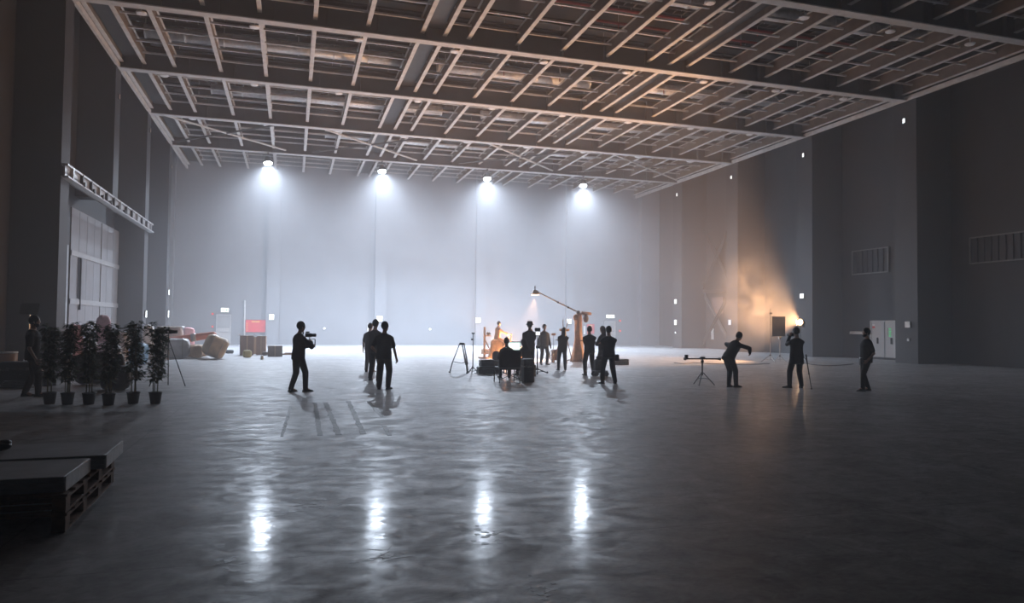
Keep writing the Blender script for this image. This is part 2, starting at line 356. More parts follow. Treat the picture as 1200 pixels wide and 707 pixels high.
hd = MB().box((.09, 1.45, 3.35), (.06, .12, 2.3)).build('handle', M_BLACK, d1); MB().box((.09, 1.15, 3.6), (.05, .06, 1.8)).build('lock_bar', M_METAL, hd)
pq, pr = onx(71.5, 300, -8.5), onx(81, 300, -8.5)
po = struct(MB().box((-8.75, (pq.y + pr.y) / 2, 3.25), (.5, pr.y - pq.y, 6.5)).build('trim_1', M_DARK)); MB().box((XL - .1, 29.95, 2.3), (.06, .16, 4.4)).build('light_line', M_STEEL, po)  # bright steel strip stands in for the line of light beside the door
ra = thing('door_rail', 'long overhead steel rail with rollers for the tall sliding door', 'door rail', (XL + .1, 28.6, 6.75))
LR = 45.0 - 28.6
MB().box((0, LR / 2, .45), (.22, LR, .07)).box((0, LR / 2, .30), (.04, LR, .28)).build('upper_rail', M_BAND, ra)
MB().box((.02, LR / 2, .02), (.24, LR, .06)).box((0, LR / 2, .12), (.04, LR, .16)).build('lower_rail', M_BAND, ra)
MB().box((-.14, LR / 2, .22), (.06, LR, .5)).build('back_plate', M_METAL, ra)
for k in range(13):
    MB().box((.06, .7 + LR / 13 * k, .25), (.12, .12, .42)).build('rail_bracket', M_DARK if k % 3 else M_STEEL, ra)
for k in range(6):
    MB().tube((.05, 2.0 + 1.4 * k, .1), (.18, 2.0 + 1.4 * k, .1), .09, n=12).build('roller', M_METAL, ra)

# ------------------------------------------------------------------ small wall fixtures
M_GLOWW = mat('lit_sign_white', (.9, .9, .9), .4, emit=(.95, 1, .97), es=1.6)
M_PLATE_W = mat('white_plate', (.82, .82, .80), .45, var=.03, scale=12)
M_LEDW = mat('small_led', (.9, .9, .9), .3, emit=(.95, .97, 1), es=2.2)
M_REDL = mat('red_alarm', (.7, .06, .06), .4, emit=(1, .15, .1), es=.6)
M_BANNER = mat('banner_red', (.78, .05, .06), .6, var=.04, scale=3)
M_YEL = mat('banner_yellow', (.85, .6, .08), .6, var=.04, scale=3)
M_GREEN = mat('exit_green', (.05, .55, .2), .4, emit=(.1, .9, .35), es=.5)
def plate(name, lab, cat, p, size, axis, m, depth=.05, group=None):
    # a shallow box with a lit or printed face; axis: wall normal 'y' (back wall) or 'x' (+1 left wall, -1 right wall)
    t = thing(name, lab, cat, p, 0, group)
    if axis == 'y':
        MB().bev((0, depth / 2, 0), (size[0] + .04, depth, size[1] + .04), .008).build('casing', M_METAL, t); MB().box((0, -.006, 0), (size[0], .012, size[1])).build('face', m, t)
    else:
        MB().bev((-axis * depth / 2, 0, 0), (depth, size[0] + .04, size[1] + .04), .008).build('casing', M_METAL, t); MB().box((axis * .006, 0, 0), (.012, size[0], size[1])).build('face', m, t)
    return t
YB = YF - .062
def back_plate(x0, x1, y0, y1, name, lab, cat, m, Y=YB, group=None):
    a, b = ony(x0, y0, Y), ony(x1, y1, Y)
    return plate(name, lab, cat, Vector(((a.x + b.x) / 2, Y, (a.z + b.z) / 2)), (b.x - a.x, a.z - b.z), 'y', m, .055, group)
# doors in the far wall
def back_door(n, x0, x1, ytop):
    a, b = ony(x0, ytop, YB), ony(x1, 403, YB); w_ = b.x - a.x; h_ = a.z
    d = struct(bpy.data.objects.new('door_%d' % n, None)); COL.objects.link(d); d.location = ((a.x + b.x) / 2, YB, 0)
    MB().box((-w_ / 2 + .03, 0, h_ / 2), (.06, .1, h_)).box((w_ / 2 - .03, 0, h_ / 2), (.06, .1, h_)).box((0, 0, h_ - .03), (w_, .1, .06)).build('frame', M_TUBE, d)
    MB().box((0, .02, h_ * .28 + .01), (w_ - .14, .05, h_ * .54)).build('lower_leaf', M_DOOR, d); MB().box((0, .02, h_ * .77), (w_ - .14, .05, h_ * .40)).build('upper_leaf', mat('door_paint_grey', (.40, .41, .42), .55, var=.05, scale=2), d)
    MB().tube((-w_ * .32, -.06, 1.0), (w_ * .32, -.06, 1.0), .025, n=8).build('push_bar', M_STEEL, d)
back_door(2, 253.5, 270, 368.5); back_door(3, 708, 721, 376.5)
ex = [(259, 268, 361, 366, 'lit exit sign on the far wall above the pale door by the red banner'), (710.5, 720, 369, 373, 'lit exit sign on the far wall above the door beyond the boom crane')]
for x0, x1, y0, y1, lb in ex:
    t = back_plate(x0, x1, y0, y1, 'exit_sign', lb, 'exit sign', M_GLOWW); s = (onz(10, 500) * 0)
    MB().box((.12, -.016, 0), (.12, .008, .14)).build('running_figure', M_GREEN, t); MB().box((-.12, -.016, 0), (.2, .008, .06)).build('arrow', M_GREEN, t)
def banner(x0, x1, y0, y1, lab):
    t = back_plate(x0, x1, y0, y1, 'red_banner', lab, 'banner', M_BANNER, YB - .02)
    a, b = ony(x0, y0, YB), ony(x1, y1, YB); w_, h_ = b.x - a.x, a.z - b.z
    MB().box((0, -.014, h_ * .36), (w_ * .4, .006, h_ * .07)).build('heading_line', M_YEL, t)
    for k in range(4): MB().box((-w_ * .42, -.014, h_ * (.2 - .18 * k)), (w_ * .05, .006, h_ * .06)).build('bullet_mark', M_YEL, t)
banner(288, 311, 375, 389.5, 'wide red banner with small yellow marks on the far wall above the cartons')
banner(688, 696.5, 380, 391.5, 'narrow red banner on the far wall behind the crane and crew')
for k, (x0, x1, y0, y1, lb) in enumerate([(315.5, 321, 368.5, 375, 'lit white square sign on the far wall pilaster beside the red banner'), (441.5, 448, 370.5, 377, 'lit white square sign on the far wall behind the three standing men'), (557.5, 563, 372.5, 378.5, 'lit white square sign on the far wall above the floor tripod'), (664.5, 669.5, 374, 379.5, 'lit white square sign on the far wall above the woman with folded arms')]):
    back_plate(x0, x1, y0, y1, 'lit_sign', lb, 'sign', M_GLOWW, YF - .47, 'white signs on the pilasters')
back_plate(430.5, 433, 379, 392, 'wall_notice', 'tall narrow white notice on the far wall behind the three standing men', 'notice', M_PLATE_W)
back_plate(683.6, 686, 382, 392, 'wall_notice', 'tall narrow white notice on the far wall beside the narrow red banner', 'notice', M_PLATE_W)
for x, y, lb in ((380, 385, 'tiny white wall lamp on the far wall beside the gimbal camera'), (504, 386, 'tiny white wall lamp on the far wall between the three men and the floor tripod')):
    back_plate(x - 1, x + 1, y - 1, y + 1, 'wall_lamp', lb, 'wall lamp', M_LEDW)
for x, y, lb in ((249, 368, 'red alarm lamp beside the pale door, the upper one'), (249, 383, 'red alarm lamp beside the pale door, the lower one'), (726.5, 376, 'red alarm lamp beside the door near the crane, the upper one'), (726.5, 388, 'red alarm lamp beside the door near the crane, the lower one')):
    back_plate(x - 1.1, x + 1.1, y - 1.1, y + 1.1, 'alarm_lamp', lb, 'alarm lamp', M_REDL)
a, b = ony(287, 352, YB - .05), ony(287, 392, YB - .05)
t = thing('wall_pipe', 'pale vertical pipe on the far wall beside the wide red banner', 'pipe', (a.x, YB - .06, 0)); MB().tube((0, 0, .02), (0, 0, a.z), .07, n=10).build('pipe_run', M_TUBE, t, True)
for z in (.6, 1.8, 2.8): MB().box((0, .03, z), (.2, .06, .06)).build('clip', M_METAL, t)
# pilaster fixtures
NAMES = {29.09: 'first', 36.66: 'second', 44.2: 'third', 51.75: 'fourth'}
for x, y, Y in ((1061, 141, 29.09), (941, 182, 36.66), (856, 208, 44.2), (791, 229, 51.75)):
    p = onx(x, y, XR - .07); plate('wall_spotlight', 'small white fixture high on the right-hand pilaster, %s pilaster counted from the double door' % NAMES[Y], 'wall light', Vector((XR - .07, Y, p.z)), (.13, .22), -1, M_LEDW, .06, 'small fixtures high on the pilasters')
for x, y, Y in ((134, 105, 36.66), (178, 155, 44.2), (197, 190, 51.75)):
    p = onx(x, y, XL + .07); plate('wall_spotlight', 'small fixture high on the sliding-door wall, %s pilaster from the dark corner' % {36.66: 'first', 44.2: 'second', 51.75: 'third'}[Y], 'wall light', Vector((XL + .07, Y, p.z)), (.13, .2), 1, mat('dim_fixture', (.75, .62, .5), .4), .06, 'small fixtures high on the pilasters')
for x0, y0, y1, Y, X, s_, lb, mm in ((195, 339, 345, 51.75, XL, 1, 'upper lit white fixture on the pilaster behind the wrapped bundles', M_GLOWW), (194, 364, 372, 51.75, XL, 1, 'lower lit white fixture on the pilaster behind the wrapped bundles', M_GLOWW), (168, 364, 372, 44.2, XL, 1, 'lit white fixture on the pilaster at the end of the door rail', M_GLOWW),
        (793, 351, 356, 51.75, XR, -1, 'upper lit white fixture on the pilaster beside the cross bracing', M_GLOWW), (791, 375, 381, 51.75, XR, -1, 'middle lit white sign on the pilaster beside the cross bracing', M_GLOWW), (791.5, 389, 391, 51.75, XR, -1, 'lowest tiny lit fixture on the pilaster beside the cross bracing', M_GLOWW),
        (856, 375, 381, 44.2, XR, -1, 'white sign on the pilaster above the bending figure', M_PLATE_W), (940, 344.5, 349.5, 36.66, XR, -1, 'round white fixture on the pilaster above the glowing lamp', M_LEDW)):
    a, b = onx(x0, y0, X + s_ * .07), onx(x0, y1, X + s_ * .07)
    plate('wall_fixture', lb, 'wall fixture', Vector((X + s_ * .07, Y + .15, (a.z + b.z) / 2)), (.32 if a.z - b.z > .15 else .12, a.z - b.z), s_, mm, .06)
XB = XRB - .06
def right_plate(x0, x1, y0, y1, name, lab, cat, m, X=XB):
    a, b = onx(x0, y0, X), onx(x1, y1, X); c = onx(x1, y0, X)
    return plate(name, lab, cat, Vector((X, (a.y + b.y) / 2, (c.z + b.z) / 2)), (a.y - b.y, c.z - b.z), -1, m, .05)
right_plate(833.5, 836.5, 385, 398, 'wall_notice', 'tall narrow white notice on the wall under the cross bracing', 'notice', M_PLATE_W)
# double door on the right wall
a, b = onx(1021, 373, XB), onx(1054, 421, XB); wd = a.y - b.y; hdr = 2.15
d4 = struct(bpy.data.objects.new('door_4', None)); COL.objects.link(d4); d4.location = (XB, (a.y + b.y) / 2, 0)
MB().box((0, -wd / 2, hdr / 2), (.12, .08, hdr)).box((0, wd / 2, hdr / 2), (.12, .08, hdr)).box((0, 0, hdr + .0), (.12, wd + .08, .08)).build('frame', M_DOOR, d4)
for s_ in (-1, 1):
    lf = MB().box((.01, s_ * wd / 4, hdr / 2 + .05), (.06, wd / 2 - .06, hdr - .14)).build('leaf', M_DOOR, d4)
    MB().box((-.05, s_ * wd * .30 - .1 * s_, 1.05), (.05, .09, .34)).build('handle', M_BLACK, lf)
    if s_ > 0:
        MB().box((-.026, wd * .40, 1.93), (.012, .18, .1)).build('white_sticker', M_PLATE_W, lf); MB().box((-.026, wd * .40, 1.81), (.012, .18, .1)).build('red_sticker', M_BANNER, lf)
    else:
        for k in range(4): MB().box((-.026, -wd * .19, 1.72 - .13 * k), (.012, .14, .07)).build('green_sign', M_GREEN, lf)
        MB().box((-.026, -wd * .12, 1.55), (.012, .04, .45)).build('sign_strip', mat('faint_print', (.3, .32, .3), .5), lf)
MB().box((-.03, 0, .05), (.1, wd, .1)).build('threshold', M_DARK, d4)
right_plate(1060.5, 1066.5, 377, 384, 'wall_notice', 'square white notice on the pilaster beside the double door', 'notice', M_PLATE_W, XR - .06)
right_plate(1063, 1065.5, 397, 400, 'wall_switch', 'small white switch on the pilaster beside the double door, below the square notice', 'switch', M_PLATE_W, XR - .06)
a, b = onx(997, 390.5, XB - .05), onx(1021, 390.5, XB - .05)
t = thing('guard_rail', 'white horizontal guard bar on the wall beside the double door', 'guard rail', (XB - .12, (a.y + b.y) / 2, 0))
MB().bev((0, 0, b.z), (.08, a.y - b.y, .16), .02).build('bar', M_WHITE, t)
for s_ in (-1, 1): MB().box((.07, s_ * (a.y - b.y) * .35, b.z), (.1, .06, .08)).build('bracket', M_METAL, t)
def grille(x0, x1, y0r, y1r, n, lab):
    a, b, c = onx(x0, y0r, XB), onx(x1, y0r, XB), onx(x1, y1r, XB); w_ = a.y - b.y; h_ = b.z - c.z
    t = thing('wall_grille', lab, 'grille', (XB, (a.y + b.y) / 2, c.z), 0)
    m = MB().box((0, 0, .03), (.1, w_, .06)).box((0, 0, h_ - .03), (.1, w_, .06)).box((0, -w_ / 2, h_ / 2), (.1, .06, h_)).box((0, w_ / 2, h_ / 2), (.1, .06, h_)); m.build('frame', mat('grille_frame', (.24, .24, .25), .5), t)
    MB().box((.03, 0, h_ / 2), (.02, w_, h_)).build('backing', M_DARK, t)
    for k in range(1, n): MB().box((-.01, -w_ / 2 + w_ * k / n, h_ / 2), (.05, .05, h_ - .1)).build('bar', M_SIDE, t)
grille(999, 1041, 289, 319, 7, 'framed ventilation grille high on the wall above the double door')
grille(1137, 1205, 270, 304, 8, 'large framed ventilation grille on the dark wall beyond the door pilaster')
# cross bracing standing in front of the bay wall
t = thing('cross_bracing', 'diagonal steel cross bracing standing in the bay beside the smoke', 'bracing', (XRB - .35, 48, 0))
ya, yb = 47.3, 50.9
for z0, z1 in ((.4, 4.2), (4.9, 9.4)):
    for s_ in (0, 1):
        p, q = (0 if s_ else .12, ya - 48, z0), (0 if s_ else .12, yb - 48, z1)
        if s_: p, q = (p[0], yb - 48, z0), (q[0], ya - 48, z1)
        for o in (-.14, .14): MB().tube((p[0], p[1], p[2] + o), (q[0], q[1], q[2] + o), .07, n=6).build('brace_bar', M_DARK, t)
MB().box((.05, 1.1, 4.55), (.2, yb - ya, .22)).build('strut', M_METAL, t)
MB().box((.2, 1.2, 3.4), (.06, 1.5, 1.3)).build('panel', mat('rust_panel', (.16, .10, .09), .7), t)

# ------------------------------------------------------------------ dark strip marks on the floor
M_MARK = mat('rubber_mark', (.03, .03, .032), .5, var=.4, scale=7)
for k, (x0, y0, x1, y1, wd_) in enumerate(((330, 512, 341, 476, .035), (375, 511, 369, 472, .05), (397, 510, 381, 471, .06), (426, 509, 408, 470, .055), (448, 489, 431, 470, .05), (457, 511, 449, 498, .045))):
    a, b = onz(x0, y0), onz(x1, y1); c = (a + b) / 2; L = (b - a).length; an = math.atan2(b.y - a.y, b.x - a.x)
    o = MB()
    for j in range(int(L / .16)):
        o.box((-L / 2 + .08 + .16 * j, random.uniform(-.006, .006), .002), (.14, 1.7 * wd_ * random.uniform(.7, 1.15), .004))
    o = o.build('floor_mark', M_MARK); o.location = (c.x, c.y, 0); o.rotation_euler = (0, 0, an)
    tag(o, ('thin faint dark line on the floor, outermost mark near the gimbal operator', 'dark strip mark on the floor next to the faint thin line', 'dark strip mark on the floor, third of the row from the faint line', 'dark strip mark on the floor, fourth of the row from the faint line', 'dark strip mark on the floor running into the shadow of the standing men', 'short broken strip mark on the floor, last of the row of marks')[k], 'floor mark', 'strip marks on the concrete floor')

M_STAIN = mat('floor_stain', (.11, .11, .115), .4, var=.5, scale=16)
def stain(px, py, wd_, dp, seed, lab):
    R_ = random.Random(seed); c = onz(px, py); t = thing('floor_stain', lab, 'floor stain', (c.x, c.y, 0), 0, 'dark smears on the concrete floor')
    for k in range(14):
        x, y = R_.gauss(0, .34) * wd_, R_.gauss(0, .3) * dp; L, W_ = wd_ * R_.uniform(.06, .22), dp * R_.uniform(.03, .09); a = R_.uniform(-1.3, 1.3); n_ = 12
        o_ = [Vector((x, y, 0)) + Matrix.Rotation(a, 3, 'Z') @ Vector((L * math.cos(2 * PI * i / n_) * R_.uniform(.6, 1.1), W_ * math.sin(2 * PI * i / n_) * R_.uniform(.6, 1.1), 0)) for i in range(n_)]
        MB().loft([[v + Vector((0, 0, .0005)) for v in o_], [v * 1.0 + Vector((0, 0, 0.0009 + .00008 * k)) for v in o_]]).build('smear', M_STAIN, t)
stain(264, 657, .2, .6, 1, 'dark smeared stain on the floor beside the first lamp reflection')
stain(358, 591, .4, .6, 2, 'faint wide dark smear on the floor between the first two lamp reflections')
stain(567, 629, .22, .6, 3, 'dark looped smear on the floor within the third lamp reflection')
stain(637, 690, .16, .35, 21, 'short dark smear on the floor between the third and fourth lamp reflections')
stain(445, 652, .45, .2, 5, 'thin dark smear on the floor across the second lamp reflection')
stain(270, 503, 1.3, .16, 6, 'long thin dark scratch on the floor between the plants and the strip marks')

# ------------------------------------------------------------------ pallet and slabs
M_WOOD = mat('pallet_wood', (.20, .12, .08), .75, var=.3, scale=14, bump=.3)
M_SLAB = mat('slab_board', (.30, .31, .33), .45, var=.18, scale=4)
M_EDGE = mat('slab_edge_wrap', (.55, .54, .54), .5, var=.15, scale=9)
def pallet(z, lab, y0, L):
    t = thing('wooden_pallet', lab, 'pallet', (-2.62, y0 + L / 2, z), .03, 'pallets under the slabs'); W_ = 1.7
    for k in range(8): MB().box((0, -L / 2 + .065 + (L - .13) * k / 7, .145), (W_, .115, .022)).build('deck_board', M_WOOD, t)
    for k in range(3): MB().box((-W_ / 2 + .06 + (W_ - .12) * k / 2, 0, .122), (.10, L, .022)).build('stringer_board', M_WOOD, t)
    for i in range(3):
        for j in range(4): MB().box((-W_ / 2 + .06 + (W_ - .12) * i / 2, -L / 2 + .08 + (L - .16) * j / 3, .066), (.1, .14, .09)).build('block', M_WOOD, t)
    for k in range(3): MB().box((-W_ / 2 + .06 + (W_ - .12) * k / 2, 0, .011), (.10, L, .022)).build('bottom_board', M_WOOD, t)
pallet(0, 'wooden pallet standing on the floor, lowest of the stack', 6.78, 2.0)
pallet(.157, 'wooden pallet stacked on another pallet, directly under the slabs', 6.78, 2.0)
def slab(x1, y0, y1, z, h, lab, rz):
    t = thing('board_stack', lab, 'board stack', (x1 - 1.0, (y0 + y1) / 2, z), rz, 'grey board stacks on the pallet')
    n = 3
    for k in range(n): MB().bev((0, 0, h * (k + .5) / n), (2.0, y1 - y0, h / n - .004), .006).build('board', M_SLAB, t)
    MB().box((1.004, 0, h / 2), (.012, y1 - y0 - .02, h - .01)).build('end_wrap', M_EDGE, t)
slab(-1.79, 6.85, 7.72, .318, .13, 'grey stack of flat boards on the pallet, the one set back from the pallet end', .02)
slab(-1.71, 7.80, 8.72, .318, .135, 'grey stack of flat boards on the pallet, the one overhanging towards the plants', .04)
p = onz(0, 527, .47); 
o = MB().ell((0, 0, .04), (.12, .1, .05)).ell((.05, .02, .07), (.06, .06, .03)).build('cloth_bundle', M_BLACK, None, True); o.location = (p.x - .02, 8.3, .463); tag(o, 'small black cloth bundle lying on the grey boards', 'cloth')
# ------------------------------------------------------------------ people
def cloth(name, c, r=.85): return mat('cloth_' + name, c, r, var=.18, scale=18, bump=.25)
C_BLACK = cloth('black', (.012, .012, .014)); C_NAVY = cloth('navy', (.016, .019, .028)); C_GREY = cloth('grey', (.06, .062, .068)); C_OLIVE = cloth('olive', (.05, .045, .035))
C_BROWN = cloth('brown', (.055, .04, .032)); C_SLATE = cloth('slate', (.03, .034, .042)); C_TAN = cloth('tan', (.36, .22, .14)); C_JEAN = cloth('denim', (.025, .03, .042))
M_SKIN = mat('skin', (.42, .25, .18), .5, var=.06, scale=8); M_HAIR = mat('hair_dark', (.008, .007, .007), .5, var=.2, scale=40); M_SHOE = mat('shoe_leather', (.012, .011, .011), .5, var=.2, scale=20)
M_SOLE = mat('shoe_sole', (.10, .10, .10), .7); M_EYE = mat('eye', (.7, .7, .7), .2, var=.02); M_LIP = mat('lip', (.35, .13, .11), .5)
def remesh(o, vox, it=3):
    m = o.modifiers.new('skin', 'REMESH'); m.mode = 'VOXEL'; m.voxel_size = vox; m.use_smooth_shade = True
    if it: s = o.modifiers.new('soft', 'SMOOTH'); s.factor = .5; s.iterations = it
    return o
def ik(a, c, l1, l2, hint):
    d = c - a; L = d.length
    if L > (l1 + l2) * .995: c = a + d * ((l1 + l2) * .995 / L); d = c - a; L = d.length
    k = (l1 * l1 - l2 * l2 + L * L) / (2 * L); h = math.sqrt(max(0, l1 * l1 - k * k)); u = d / L
    v = hint - u * hint.dot(u); v = v.normalized() if v.length > 1e-4 else Vector((0, 0, 1)); return a + u * k + v * h, c
def person(label, loc, heading, H=1.75, shirt=C_BLACK, trousers=C_BLACK, lean=0, side=0, hands=None, elbow=None, feet=None, pelvis=None, head=(0, 0), sleeves='short', hat=None, longhair=False, grip=.5, hair=True, coat=0.0, group='film crew', twist=0, legw=1.0, build=1.0, pack=False, beard=False, toes=None):
    k = H / 1.75; g = lambda *a: Vector(a)
    t = thing('person', label, 'person', loc, -math.radians(heading), group)
    P = g(*(pelvis or (0, 0, .93))); Rt = Matrix.Rotation(math.radians(-lean), 3, 'X') @ Matrix.Rotation(math.radians(side), 3, 'Y') @ Matrix.Rotation(math.radians(twist), 3, 'Z')
    T = lambda x, y, z: P + Rt @ g(x, y, z)
    def ring(z, rx, ry, yo=0, inf=0, fn=T): return [fn((rx + inf) * math.cos(2 * PI * i / 16), yo + (ry + inf) * math.sin(2 * PI * i / 16), z) for i in range(16)]
    b = build
    TOR = [(-.13, .13, .095, 0), (-.06, .165, .115, -.005), (.02, .165, .115, -.005), (.12, .155, .105, 0), (.24, .15 * b, .108, .005), (.36, .165 * b, .118, .0), (.41, .14 * b, .105, -.01), (.475, .09, .08, -.015), (.535, .065, .062, -.015)]
    sc = lambda m: setattr(m, 'v', [tuple(Vector(v) * k) for v in m.v]) or m
    # limbs
    hands = hands or {}; J = {}
    for s, n in ((-1, 'L'), (1, 'R')):
        sh = T(s * .172 * b, -.005, .392)
        tgt = hands.get(n) or (s * .27, .06, .80); el, wr = ik(sh, g(*tgt), .285, .255, g(*((elbow or {}).get(n) or (s * .5, -1, -.2))))
        hip = T(s * .09, 0, -.06); ft = (feet or {}).get(n) or (s * .11, 0 + .03 * s, 0)
        an = g(ft[0], ft[1], ft[2] + .085); kn, an = ik(hip, an, .408, .402, g(s * .15, 1, 0)); J[n] = (sh, el, wr, hip, kn, an)
    Rh = Rt @ Matrix.Rotation(math.radians(-head[0]), 3, 'Z') @ Matrix.Rotation(math.radians(-head[1]), 3, 'X')
    NB = T(0, -.01, .54); HCn = NB + Rh @ g(0, .03, .155); hd = lambda x, y, z: HCn + Rh @ g(x, y, z)
    body = MB().loft([ring(*r) for r in TOR])
    body.cap(T(0, -.012, .47), .06, HCn + Rh @ g(0, -.01, -.06), .055)
    body.ell(hd(0, -.005, .012), (.081, .102, .112), Rh).ell(hd(0, .03, -.06), (.055, .058, .06), Rh).ell(hd(0, .092, -.02), (.014, .02, .022), Rh, 8, 6).ell(hd(0, .045, -.105), (.03, .03, .022), Rh, 8, 6)
    for s in (-1, 1): body.ell(hd(s * .078, -.005, -.01), (.012, .02, .032), Rh, 8, 6)
    for s, n in ((-1, 'L'), (1, 'R')):
        sh, el, wr, hip, kn, an = J[n]
        body.cap(sh, .052, el, .04).cap(el, .04, wr, .028).cap(hip, .078, kn, .056).cap(kn, .056, an, .038)
        # hand: palm, four fingers of unequal length with a knuckle bend, thumb from the side of the palm
        u = (wr - el).normalized(); inw = g(-s, .35, 0); nrm = (inw - u * inw.dot(u)).normalized(); sd = u.cross(nrm).normalized()
        if sd.dot(g(0, 1, .3)) < 0: sd = -sd
        palm = wr + u * .05; body.cap(wr, .027, palm + sd * .018, .024).cap(wr, .025, palm - sd * .018, .023).cap(palm + sd * .018, .024, palm + sd * .022 + u * .035, .018).cap(palm - sd * .018, .022, palm - sd * .02 + u * .03, .018)
        for q, (off, ln) in enumerate(((.034, .070), (.012, .080), (-.011, .074), (-.033, .058))):
            a0 = palm + sd * off + u * .035; d1 = (u * math.cos(grip) + nrm * math.sin(grip)).normalized(); a1 = a0 + d1 * ln * .5
            d2 = (u * math.cos(grip * 2.2) + nrm * math.sin(grip * 2.2)).normalized(); body.cap(a0, .010, a1, .0095, 7, 2).cap(a1, .0095, a1 + d2 * ln * .5, .0085, 7, 2)
        t0 = palm - u * .02 + sd * .03; t1 = t0 + (sd * .8 + u * .5 + nrm * .3).normalized() * .04; body.cap(t0, .013, t1, .011, 7, 2).cap(t1, .011, t1 + (u * .8 + nrm * .5 + sd * .1).normalized() * .032, .0095, 7, 2)
        body.cap(an, .04, an + g(0, .1, -.045), .035)
    bo = remesh(sc(body).build('body', M_SKIN, t, True), .0088 * k, 2)
    for s in (-1, 1): sc(MB().ell(hd(s * .031, .083, .012), (.012, .010, .009), Rh, 8, 6)).build('eye', M_EYE, t, True)
    sc(MB().ell(hd(0, .087, -.062), (.022, .008, .007), Rh, 8, 6)).build('mouth', M_LIP, t, True)
    # shirt or jacket
    m = MB().loft([ring(*r, inf=.036) for r in ([(-.14 - coat, .165 + coat * .1, .115 + coat * .1, -.005)] if coat or True else []) + TOR[1:8]] + [ring(.515, .08, .072, -.015)])
    for s, n in ((-1, 'L'), (1, 'R')):
        sh, el, wr, *_ = J[n]; m.cap(T(s * .05, -.012, .47), .056, sh, .066)
        if sleeves == 'short': e = sh + (el - sh) * .72; m.cap(sh, .066, e, .064)
        else: m.cap(sh, .066, el, .061).cap(el, .063, el + (wr - el) * .9, .048)
    remesh(sc(m).build('jacket' if sleeves == 'long' else 'shirt', shirt, t, True), .015 * k, 7)
    m = MB().loft([ring(z, rx, ry, yo, inf=.02) for z, rx, ry, yo in [(-.16, .12, .09, 0)] + TOR[1:3] + [(.07, .155, .108, 0)]])
    for n in 'LR':
        sh, el, wr, hip, kn, an = J[n]; m.cap(hip, .105, kn, .080 * legw).cap(kn, .080 * legw, an + g(0, -.005, .0), .064 * legw)
    remesh(sc(m).build('trousers', trousers, t, True), .015 * k, 7)
    for n, s in (('L', -1), ('R', 1)):
        an = J[n][5]; tw = math.radians((toes or {}).get(n, s * 12)); dr = g(math.sin(tw), math.cos(tw), 0); ft = (feet or {}).get(n) or (0, 0, 0); z0 = ft[2]
        m = MB(); sx = g(dr.y, -dr.x, 0); prof = [(-.075, .032, .055), (-.05, .040, .095), (0, .042, .10), (.06, .043, .075), (.12, .047, .055), (.165, .040, .045), (.19, .022, .035)]
        rings = []
        for y, wv_, h in prof: rings.append([g(an.x, an.y, z0) + dr * y + sx * (math.cos(2 * PI * i / 10) * wv_) + g(0, 0, .022 + (h - .022) * max(0, math.sin(2 * PI * i / 10)) if math.sin(2 * PI * i / 10) > 0 else .020) for i in range(10)])
        so = sc(m.loft(rings)).build('shoe', M_SHOE, t, True)
        m = MB(); rings = [[g(an.x, an.y, z0) + dr * (y * 1.04) + sx * x * (wv_ * 1.06) + g(0, 0, z) for x, z in ((-1, .001), (1, .001), (1, .024), (-1, .024))] for y, wv_, h in prof]
        sc(m.loft(rings)).build('sole', M_SOLE, so)
    if hair:
        m = MB().ell(hd(0, -.018, .028), (.094, .110, .116), Rh)
        for s in (-1, 1): m.ell(hd(s * .07, -.03, -.005), (.02, .05, .05), Rh, 8, 6)
        if longhair: m.cap(hd(0, -.055, .02), .08, T(0, -.085, .40), .075).cap(hd(.05, -.03, -.02), .045, T(.06, -.06, .42), .045).cap(hd(-.05, -.03, -.02), .045, T(-.06, -.06, .42), .045)
        remesh(sc(m).build('hair', M_HAIR, t, True), .012 * k, 2)
    if beard: remesh(sc(MB().ell(hd(0, .048, -.085), (.056, .052, .05), Rh).ell(hd(0, .02, -.06), (.072, .05, .04), Rh)).build('beard', M_HAIR, t, True), .012 * k, 2)
    if pack:
        hb = sc(MB().bev(tuple(P + g(.24, -.06, -.13)), (.11, .2, .2), .03)).build('hip_bag', M_BLACK, t); sc(MB().path([tuple(P + g((.185) * math.cos(2 * PI * i / 16), .15 * math.sin(2 * PI * i / 16), -.02)) for i in range(17)], .016, 6)).build('belt', M_BLACK, hb)
    if hat == 'cap':
        h = sc(MB().ell(hd(0, -.012, .06), (.092, .108, .072), Rh)).build('cap', C_BLACK, t, True); sc(MB().ell(hd(0, .12, .045), (.065, .075, .010), Rh)).build('brim', C_BLACK, h, True)
    if hat == 'bucket':
        h = sc(MB().loft([[hd(r * math.cos(2 * PI * i / 18), -.01 + r * 1.1 * math.sin(2 * PI * i / 18), z) for i in range(18)] for r, z in ((.14, .02), (.105, .055), (.092, .12), (.075, .145), (.02, .15))])).build('bucket_hat', C_BLACK, t, True)
    t['hands'] = [c for n in 'LR' for c in (J[n][2] * k)]
    return t
def hand_world(t, i):
    v = Vector(t['hands'][3 * i:3 * i + 3]); del_ = Matrix.Rotation(t.rotation_euler.z, 3, 'Z'); return Vector(t.location) + del_ @ v
FOLD = dict(hands={'L': (.10, .24, 1.17), 'R': (-.10, .26, 1.20)}, elbow={'L': (-1, -.35, -1), 'R': (1, -.35, -1)})
def at(x, y): p = onz(x, y); return Vector((p.x, p.y, 0))

